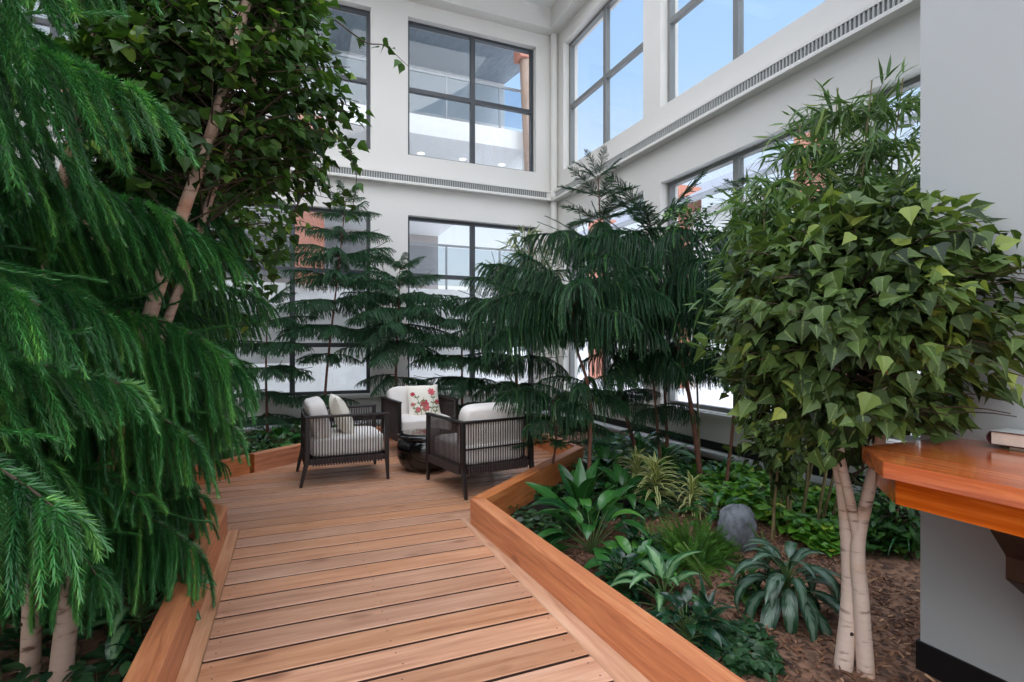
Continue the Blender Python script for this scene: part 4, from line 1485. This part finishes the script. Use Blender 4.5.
# ------------------------------------------------------------------ bed plants
def strip_leaf(m, base, az, elev, length, width, bend, tone, petiole=0.0, shape='broad', twist=0.0, fold=.18, nseg=9, mat=0, mstem=1):
    """One arching leaf blade with its stalk."""
    p = np.array(base, float)
    e = elev
    ca, sa = math.cos(az), math.sin(az)
    if petiole:
        pts = [Vector(p)]
        k = 4
        for i in range(k):
            p = p + np.array([ca * math.cos(e), sa * math.cos(e), math.sin(e)]) * petiole / k
            e -= bend * .25 / k
            pts.append(Vector(p))
        m.tube(pts, [.004, .0037, .0034, .003, .0026], 5, mstem, tone, False)
    V, U = [], []
    cols = (-1, -.5, 0, .5, 1)
    for i in range(nseg + 1):
        t = i / nseg
        if shape == 'broad':
            w = math.sin(PI * min(1, t ** .72)) ** .85 * (1 - .15 * t)
        elif shape == 'lance':
            w = math.sin(PI * t ** .6) ** .9
        else:
            w = min(1, t * 5 + .35) * (1 - t ** 2.2)
        w = max(w, .0) * width / 2
        d = np.array([ca * math.cos(e), sa * math.cos(e), math.sin(e)])
        side = np.array([-sa, ca, 0])
        nrm = np.cross(d, side) * -1
        nrm = np.cross(side, d) * -1
        if nrm[2] < 0 and e > -PI / 2 and e < PI / 2: nrm = -nrm
        tw = twist * t
        s2 = side * math.cos(tw) + nrm * math.sin(tw)
        n2 = nrm * math.cos(tw) - side * math.sin(tw)
        for c in cols:
            V.append(p + s2 * c * w + n2 * (fold * w * (abs(c) ** 1.3)))
            U.append(((c + 1) / 2, t))
        p = p + d * length / nseg
        e -= bend / nseg
    q = len(cols)
    F = [[i * q + j, i * q + j + 1, (i + 1) * q + j + 1, (i + 1) * q + j] for i in range(nseg) for j in range(q - 1)]
    m.add(V, F, mat, tone, U)


def rosette(name, label, base, n, length, width, leaf, seed, elev=(20, 80), bend=1.4, petiole=.1, shape='broad', fold=.18, cat='plant', group=None, height=0.0, zspan=0.0, stemr=.006, var=.25, azs=None):
    rng = random.Random(seed)
    root = thing(name, label, cat, base, 0, group)
    m = MB()
    st = MB()
    st.tube([(0, 0, 0), (0, 0, max(.03, height))], [stemr * 1.5, stemr], 8)
    st.build('stem', M['greenstem'], root, True)
    leaves = 0
    for i in range(n):
        s = i / max(1, n - 1)
        az = i * 2.39996 + rng.uniform(-.3, .3)
        e = R(elev[0] + (elev[1] - elev[0]) * s + rng.uniform(-8, 8))
        l = length * (1 - .25 * s) * rng.uniform(.8, 1.15)
        m = MB()
        strip_leaf(m, (0, 0, max(0.01, height - zspan * (1 - s))), az, e, l, width * rng.uniform(.85, 1.12) * l / length, bend * rng.uniform(.7, 1.25), min(1, max(0, rng.gauss(.42 + .2 * s, var))), petiole * rng.uniform(.7, 1.2), shape, rng.uniform(-.5, .5), fold)
        m.build('leaf', [leaf, M['greenstem']], root, True)
    return root


def S(px, py, dz=0.0):
    p = gnd(px, py, GZ)
    return Vector((p.x, p.y, soil_z(p.x, p.y) - .005))


rosette('peace_lily', 'large broad leaved plant, glossy dark leaves leaning on the long kerb', S(592, 552), 30, .40, .15, M['lily'], 51, (18, 84), 1.6, .26)
rosette('peace_lily', 'upright broad leaved plant with one bright tall leaf by the red pine trunk', S(580, 526), 14, .44, .14, M['lily'], 52, (50, 88), .7, .20)
rosette('aglaonema', 'dome of drooping silver streaked leaves in front of the birch stems', S(787, 614), 44, .33, .088, M['aglao'], 53, (8, 82), 2.2, .12, zspan=.08, height=.18)
rosette('dieffenbachia', 'plant with pale centred green leaves beside the long kerb', S(664, 618), 20, .28, .095, M['dieff'], 54, (15, 85), 1.6, .14, height=.1, zspan=.06)
rosette('dracaena', 'small dark plant with upright leaves left of the silver streaked dome', S(706, 634), 26, .22, .042, M['darkleaf'], 55, (5, 82), .9, .02, 'lance', height=.09, zspan=.07)
rosette('glossy_shrub', 'low plant of small blackish glossy leaves against the long kerb', S(622, 598), 60, .14, .07, M['darkleaf'], 56, (5, 80), 1.2, .09, height=.13, zspan=.12)
rosette('glossy_shrub', 'dark leaved plant right behind the pale centred one', S(640, 566), 34, .20, .09, M['darkleaf'], 57, (5, 80), 1.2, .10, height=.1, zspan=.08)
rosette('dracaena', 'cream edged spiky plant in the middle of the bed, the larger of two', S(655, 506), 95, .30, .036, M['varieg'], 58, (2, 82), 1.5, .0, 'lance', height=.3, zspan=.28)
rosette('dracaena', 'cream edged spiky plant next to the rock, the smaller of two', S(692, 514), 60, .30, .03, M['varieg'], 59, (2, 82), 1.8, .0, 'lance', height=.2, zspan=.18)
rosette('dracaena', 'cream edged spiky plant behind the larger one, near the wall', S(636, 492), 80, .30, .034, M['varieg'], 60, (2, 82), 1.5, .0, 'lance', height=.3, zspan=.28)
rosette('peace_lily', 'broad leaved plant at the foot of the wall behind the spiky plants', S(662, 472), 34, .46, .10, M['dieff'], 61, (15, 85), 1.5, .18)
rosette('peace_lily', 'leafy plant against the heater pipe, left of the paired pine stems', S(640, 462), 26, .42, .11, M['lily'], 74, (10, 85), 1.5, .2)
rosette('peace_lily', 'leafy plant just beyond the right end of the oblique kerb', S(598, 466), 24, .40, .12, M['lily'], 75, (10, 85), 1.5, .2)
rosette('peace_lily', 'dark broad leaved plant between the red trunk and spiky plants', S(622, 506), 30, .36, .14, M['lily'], 62, (10, 85), 1.5, .16)
rosette('banana_plant', 'plant with one wide pale green leaf behind the red pine trunk', S(606, 486), 12, .46, .2, M['lily'], 63, (35, 85), 1.5, .22)
rosette('aglaonema', 'silver streaked plant under the near weeping pine at the left kerb', S(140, 642), 26, .24, .09, M['dieff'], 64, (10, 85), 1.5, .14, height=.16, zspan=.08)
rosette('grassy_plant', 'dark grassy plant on the soil inside the left kerb', S(142, 668), 34, .30, .018, M['darkleaf'], 65, (15, 85), 1.9, 0, 'strap')
rosette('dracaena', 'dark leaved plant in the left bed half under pine fronds', S(168, 585), 20, .22, .06, M['darkleaf'], 66, (10, 85), 1.4, .08)
rosette('banana_plant', 'broad grey green leaved plant behind the oblique kerb at the left of the terrace', S(280, 452), 16, .42, .17, M['lily'], 67, (10, 80), 1.5, .2)
rosette('glossy_shrub', 'low dark shrub at the left end of the terrace kerb', S(262, 462), 40, .16, .08, M['darkleaf'], 68, (5, 80), 1.2, .1, height=.2, zspan=.18)
rosette('glossy_shrub', 'leafy shrub between the terrace kerb and the left armchair', S(298, 447), 50, .15, .07, M['box'], 69, (5, 80), 1.2, .1, height=.25, zspan=.22)
rosette('grassy_plant', 'tall grassy plant between the birch stems and the wall pier', S(905, 552), 44, .52, .022, M['lily'], 70, (45, 88), 1.4, 0, 'strap')
rosette('peace_lily', 'broad leaved plant at the left end of the oblique kerb', S(552, 505), 16, .22, .09, M['lily'], 71, (10, 82), 1.5, .12)
rosette('peace_lily', 'leafy plant behind the broad pine at the pipe', S(720, 482), 24, .30, .1, M['lily'], 72, (10, 85), 1.5, .15)
rosette('peace_lily', 'leafy plant by the far side of the terrace, right of the floral armchair', S(470, 432), 24, .36, .1, M['lily'], 73, (10, 85), 1.4, .2)


def leaf_carpet(name, label, poly, n, size, kind, leaf, seed, h=.1, cat='ground cover', stuff=True):
    rng = np.random.default_rng(seed)
    base = Vector((sum(p[0] for p in poly) / len(poly), sum(p[1] for p in poly) / len(poly), GZ))
    def inside(x, y):
        c = False
        j = len(poly) - 1
        for i in range(len(poly)):
            if ((poly[i][1] > y) != (poly[j][1] > y)) and x < (poly[j][0] - poly[i][0]) * (y - poly[i][1]) / (poly[j][1] - poly[i][1] + 1e-12) + poly[i][0]:
                c = not c
            j = i
        return c
    xs_ = [p[0] for p in poly]; ys_ = [p[1] for p in poly]
    P, D, N_, Sz, T = [], [], [], [], []
    m = MB()
    while len(P) < n:
        x, y = rng.uniform(min(xs_), max(xs_)), rng.uniform(min(ys_), max(ys_))
        if not inside(x, y) or x > XR - .24 or y > YB - .24: continue
        mound = .5 + .5 * math.sin(x * 7 + 1) * math.sin(y * 6)
        z0 = soil_z(x, y)
        z = z0 + h * (.2 + .8 * mound) * rng.uniform(.3, 1)
        P.append((x - base.x, y - base.y, z - base.z)); a = rng.uniform(0, 2 * PI)
        D.append((math.cos(a), math.sin(a), rng.uniform(-.4, .3))); N_.append((rng.normal(0, .35), rng.normal(-.15, .35), 1)); Sz.append(size * rng.uniform(.6, 1.25)); T.append(np.clip(rng.normal(.4, .25), 0, 1))
        if len(P) % 3 == 0:
            m.add([(x - base.x - .002, y - base.y, z0 - base.z - .01), (x - base.x + .002, y - base.y, z0 - base.z - .01), (x - base.x, y - base.y, z - base.z)], [[0, 1, 2]], 1)
    scatter(m, kind, P, D, N_, Sz, T)
    o = m.build(name, [leaf, M['greenstem']])
    o.location = base
    return tag(o, label, cat, None, 'stuff')


P2 = lambda *pp: [tuple(gnd(x, y, GZ)[:2]) for x, y in pp]
leaf_carpet('pothos_groundcover', 'yellow green carpet of small leaves behind the rock up to the pipe', P2((690, 482), (740, 470), (800, 482), (845, 500), (835, 560), (790, 545), (752, 520), (700, 505)), 3000, .075, 'heart', M['pothos'], 81, .26)
leaf_carpet('pothos_groundcover', 'green leaf carpet beyond the birch stems beside the pier', P2((845, 490), (917, 505), (925, 565), (850, 560)), 900, .06, 'heart', M['box'], 82, .22)
leaf_carpet('small_leaf_groundcover', 'dark leaf carpet in the corner of the oblique and long kerbs', P2((500, 517), (520, 500), (560, 486), (610, 500), (600, 530), (548, 552)), 1100, .065, 'oval', M['pachy'], 83, .22)
leaf_carpet('pothos_groundcover', 'green leaf carpet beyond the oblique kerb, below the middle pines', P2((580, 480), (590, 446), (640, 440), (735, 458), (720, 486), (650, 500), (600, 505)), 1500, .085, 'heart', M['box'], 88, .24)
leaf_carpet('small_leaf_groundcover', 'dull green leaf carpet at the near end of the long kerb', P2((690, 640), (750, 628), (776, 655), (780, 690), (735, 680)), 420, .055, 'oval', M['pachy'], 84, .09)
leaf_carpet('small_leaf_groundcover', 'dark leaf carpet around the spiky cream edged plants', P2((620, 480), (690, 470), (720, 490), (690, 520), (620, 530)), 900, .06, 'oval', M['pachy'], 85, .1)
leaf_carpet('left_bed_groundcover', 'dark leaf carpet under the pines inside the left kerb', [(-2.2, 1.2), (-.56, 1.2), (-.56, 4.0), (-1.0, 4.6), (-1.2, 6.2), (-2.2, 6.2)], 2600, .08, 'oval', M['pachy'], 86, .2)
leaf_carpet('back_bed_groundcover', 'leaf carpet in the bed behind the three armchairs', [(-1.6, 5.9), (-.5, 6.1), (.9, 7.3), (2.0, 7.5), (3.1, 6.4), (3.6, 6.6), (3.6, 8.6), (-1.6, 8.6)], 3600, .085, 'oval', M['box'], 87, .28)

rosette('glossy_shrub', 'dark glossy leaved plant on the mulch between the pale centred plant and dull leaf carpet', S(686, 646), 30, .15, .065, M['darkleaf'], 76, (5, 80), 1.3, .1, height=.08, zspan=.06)
rosette('peace_lily', 'broad leaved plant between fern mound and long kerb', S(636, 582), 22, .26, .10, M['lily'], 77, (12, 82), 1.5, .14)
rosette('glossy_shrub', 'small bright green plant at the foot of the silver streaked dome', S(744, 596), 26, .12, .05, M['box'], 78, (5, 80), 1.2, .08, height=.06, zspan=.05)
rosette('peace_lily', 'broad leaved plant between the rock and the spiky plants', S(716, 524), 24, .22, .08, M['lily'], 79, (12, 82), 1.5, .14)
# feathery fern mound and foxtail plumes
def fern(label, base, rx, h, n, seed, leaf='fern'):
    rng = np.random.default_rng(seed)
    root = thing('asparagus_fern', label, 'fern', base)
    m = MB()
    for k in range(n):
        a = rng.uniform(0, 2 * PI); q = rng.random() ** .6
        x, y = q * rx * math.cos(a), q * rx * .8 * math.sin(a)
        e = 1.5 - q * .75 + rng.normal(0, .12)
        l = h * (1.15 - .55 * q) * rng.uniform(.75, 1.1)
        needle_twig(m, (x * .55, y * .55, -.005), (math.cos(a) * math.cos(e), math.sin(a) * math.cos(e), math.sin(e)), l, 3.2, .026, .0026, .0075, 7, rng, float(np.clip(rng.normal(.45, .2), 0, 1)), spread=1.15, taper=.6)
    m.build('fronds', M[leaf], root)
    return root


fern('feathery light green fern mound in front of the rock', S(692, 560), .30, .30, 230, 91)
fern('feathery fern mound left of the first, near the glossy leaves', S(655, 556), .22, .24, 130, 92)


def foxtail(label, base, plumes, seed):
    rng = np.random.default_rng(seed)
    root = thing('foxtail_fern', label, 'fern', base)
    for az, e, l in plumes:
        m = MB()
        needle_twig(m, (0, 0, 0), (math.cos(az) * math.cos(e), math.sin(az) * math.cos(e), math.sin(e)), l, 1.6, .017, .004, .004, 8, rng, .5, taper=.8, spread=1.15)
        m.build('plume', M['foxtail'], root)
    return root


foxtail('pair of pale foxtail fern plumes between fern mound and silver streaked dome', S(712, 588), [(R(150), R(50), .3), (R(80), R(70), .3)], 93)
foxtail('pale foxtail fern plume rising at the right edge of the rock', S(770, 560), [(R(120), R(65), .26), (R(60), R(60), .2)], 94)

# rock
rng = np.random.default_rng(5)
rp = S(738, 548)
m = MB()
n1, n2 = 26, 34
V = []
for i in range(n1):
    th = PI * i / (n1 - 1)
    for j in range(n2):
        ph = 2 * PI * j / n2
        d = np.array([math.sin(th) * math.cos(ph), math.sin(th) * math.sin(ph), math.cos(th)])
        d4 = np.sign(d) * np.abs(d) ** .72
        k = 1 + .10 * math.sin(3 * ph + 2 * d[2]) + .07 * math.sin(5 * ph + 4 * th) + .05 * math.sin(9 * ph - 7 * th)
        V.append((d4[0] * .115 * k, d4[1] * .10 * k, .13 + d4[2] * .165 * (1 + .05 * math.sin(4 * ph + 1))))
F = [[i * n2 + j, (i + 1) * n2 + j, (i + 1) * n2 + (j + 1) % n2, i * n2 + (j + 1) % n2] for i in range(n1 - 1) for j in range(n2)]
m.add(V, F)
o = m.build('garden_rock', M['rock'], None, True)
o.location = rp
tag(o, 'upright grey rock standing among ferns and ground cover', 'rock')

# mulch
rng = np.random.default_rng(6)
m = MB()
poly = P2((600, 560), (700, 520), (920, 545), (1010, 690), (780, 720), (660, 640))
cnt = 0
while cnt < 5200:
    x, y = rng.uniform(1.42, 3.4), rng.uniform(.9, 3.9)
    if x > 2.5 and y < 1.5: continue
    l, w = rng.uniform(.012, .045), rng.uniform(.004, .012)
    a = rng.uniform(0, PI); e = rng.normal(0, .3)
    d = np.array([math.cos(a) * math.cos(e), math.sin(a) * math.cos(e), math.sin(e)]) * l / 2
    s = np.array([-math.sin(a), math.cos(a), rng.normal(0, .3)]) * w / 2
    c = np.array([x, y, soil_z(x, y) + .004 + abs(d[2])])
    up = np.array([0, 0, .003])
    m.add([c - d - s, c + d * .9 - s, c + d + s, c - d + s * .8, c - d - s + up, c + d * .9 - s + up, c + d + s + up, c - d + s * .8 + up],
          [[4, 5, 6, 7], [0, 1, 5, 4], [1, 2, 6, 5], [2, 3, 7, 6], [3, 0, 4, 7]], 0, float(np.clip(rng.normal(.4, .28), 0, 1)))
    cnt += 1
tag(m.build('mulch', M['mulch']), 'loose brown bark mulch around the birch stems', 'mulch', None, 'stuff')

# ------------------------------------------------------------------ outside the glass
m = MB()
m.bx(-30, 60, -20, 60, -.6, -.4)
tag(m.build('snow_field_ground', M['snow']), 'bright snow covered ground outside the windows', None, None, 'structure')

root = thing('neighbouring_building', 'white balconied building seen through the windows behind the armchairs', 'building', (0, 12.0, 0))
def part(nm, mat, *boxes):
    mm = MB()
    for b_ in boxes: mm.bx(*b_)
    return mm.build(nm, mat, root)
for z0, z1 in ((-.35, -.05), (2.15, 2.6), (6.15, 6.6)):
    part('floor_slab', M['concrete'], (-9, 6.0, 0, 12, z0, z1))
part('ground_wall', M['concrete'], (-9, 6.0, .3, .5, -.05, .9))
part('ground_wall', M['concrete'], (-9, 6.0, 3.0, 3.2, -.05, 2.15))
part('rear_wall', M['taupe'], (-9, 6.0, 11, 11.2, 2.6, 6.15))
part('rear_wall', M['concrete'], (-9, 6.0, 3.0, 3.2, 6.6, 9.8))
for x in (-6.5, -3.2, 2.0, 5.7):
    part('column', M['concrete'], (x - .2, x + .2, .1, .5, 2.6, 6.15))
part('brick_pier', M['brick'], (-.05, .62, -.1, .4, 2.6, 6.15))
part('brick_pier', M['brick'], (-3.9, -3.2, -.1, .4, 2.6, 6.15))
so = MB(); so.prism([(-.6, 8.7), (3.3, 9.35), (3.3, 9.6), (-.6, 8.95)], (-9, 0, 0), (15, 0, 0), (0, 1, 0), (0, 0, 1)); so.build('soffit', M['soffit'], root)
so = MB(); so.prism([(-.7, 8.66), (-.6, 8.66), (-.6, 9.1), (-.7, 9.1)], (-9, 0, 0), (15, 0, 0), (0, 1, 0), (0, 0, 1)); so.build('fascia', M['darkmetal'], root)
for z, nm in ((2.6, 'railing'), (6.6, 'railing')):
    mm = MB()
    mm.bx(-9, 6.0, .06, .11, z + 1.02, z + 1.07)
    x = -8.8
    while x < 6:
        mm.bx(x - .02, x + .02, .06, .10, z, z + 1.02); x += 1.35
    rl = mm.build('railing', M['railmetal'], root)
    mm = MB(); mm.bx(-9, 6.0, .075, .085, z + .1, z + 1.0); mm.build('railing_glass', M['rail_glass'], rl)
mm = MB(); mm.tube([(5.62, -.3, -.3), (5.45, -.3, 4.5), (5.22, -.3, 8.7)], [.19, .18, .17], 16); mm.build('timber_post', M['post'], root, True)
mm = MB(); mm.bx(5.0, 5.5, -.5, -.1, 8.2, 8.62); mm.build('post_bracket', M['brick'], root)
for x in (1.9, 3.0, 4.1, 5.2):
    for y in (1.2, 4.2, 7.2):
        mm = MB(); mm.lathe([(0, -.006), (.07, -.006), (.085, 0)], (x, y, 6.148), 16); mm.build('ceiling_light', M['downlight'], root)

root = thing('long_roofed_building', 'grey roofed building with salmon piers outside the sky window wall', 'building', (14.5, 8, 0))
part('wall', M['concrete'], (0, 3, -12, 30, -.4, 6.5))
so = MB(); so.prism([(-.9, 6.6), (4, 9.0), (4, 9.2), (-.9, 6.8)], (0, -12, 0), (0, 42, 0), (1, 0, 0), (0, 0, 1)); so.build('roof', M['roofgrey'], root)
for y in (-9, -3, 3, 9, 15, 21):
    part('brick_pier', M['brick'], (-.5, .6, y - .45, y + .45, -.4, 7.6))
for y in (-6, 0, 6, 12, 18):
    part('window', M['darkmetal'], (-.04, .05, y - 1.3, y + 1.3, 3.6, 5.4))
    part('roof_gutter', M['railmetal'], (-1.0, -.9, y - 3, y + 3, 6.55, 6.7))

# ------------------------------------------------------------------ light
w = bpy.data.worlds.new('sky')
bpy.context.scene.world = w
w.use_nodes = True
N, L = w.node_tree.nodes, w.node_tree.links
bg = N['Background']
tc = N.new('ShaderNodeTexCoord')
sep = N.new('ShaderNodeSeparateXYZ')
L.new(tc.outputs['Generated'], sep.inputs['Vector'])
cr = N.new('ShaderNodeValToRGB')
e = cr.color_ramp.elements
e[0].position, e[0].color = 0.0, lin(240, 239, 236)
e[1].position, e[1].color = .85, lin(124, 172, 238)
k = e.new(.16); k.color = lin(226, 233, 242)
k = e.new(.45); k.color = lin(168, 202, 246)
L.new(sep.outputs['Z'], cr.inputs['Fac'])
L.new(cr.outputs['Color'], bg.inputs['Color'])
bg.inputs['Strength'].default_value = 1.2

sun = bpy.data.lights.new('added_soft_sun', 'SUN')  # broad soft sun added to brighten the room from above
sun.energy = 5.4
sun.angle = R(100)
sun.color = (1, .97, .92)
so = bpy.data.objects.new('added_soft_sun', sun)
COL.objects.link(so)
so.rotation_euler = (R(22), R(-16), 0)

sc = bpy.context.scene
try:
    sc.cycles.max_bounces = 10
    sc.cycles.transparent_max_bounces = 16
    sc.cycles.use_denoising = True
except Exception:
    pass
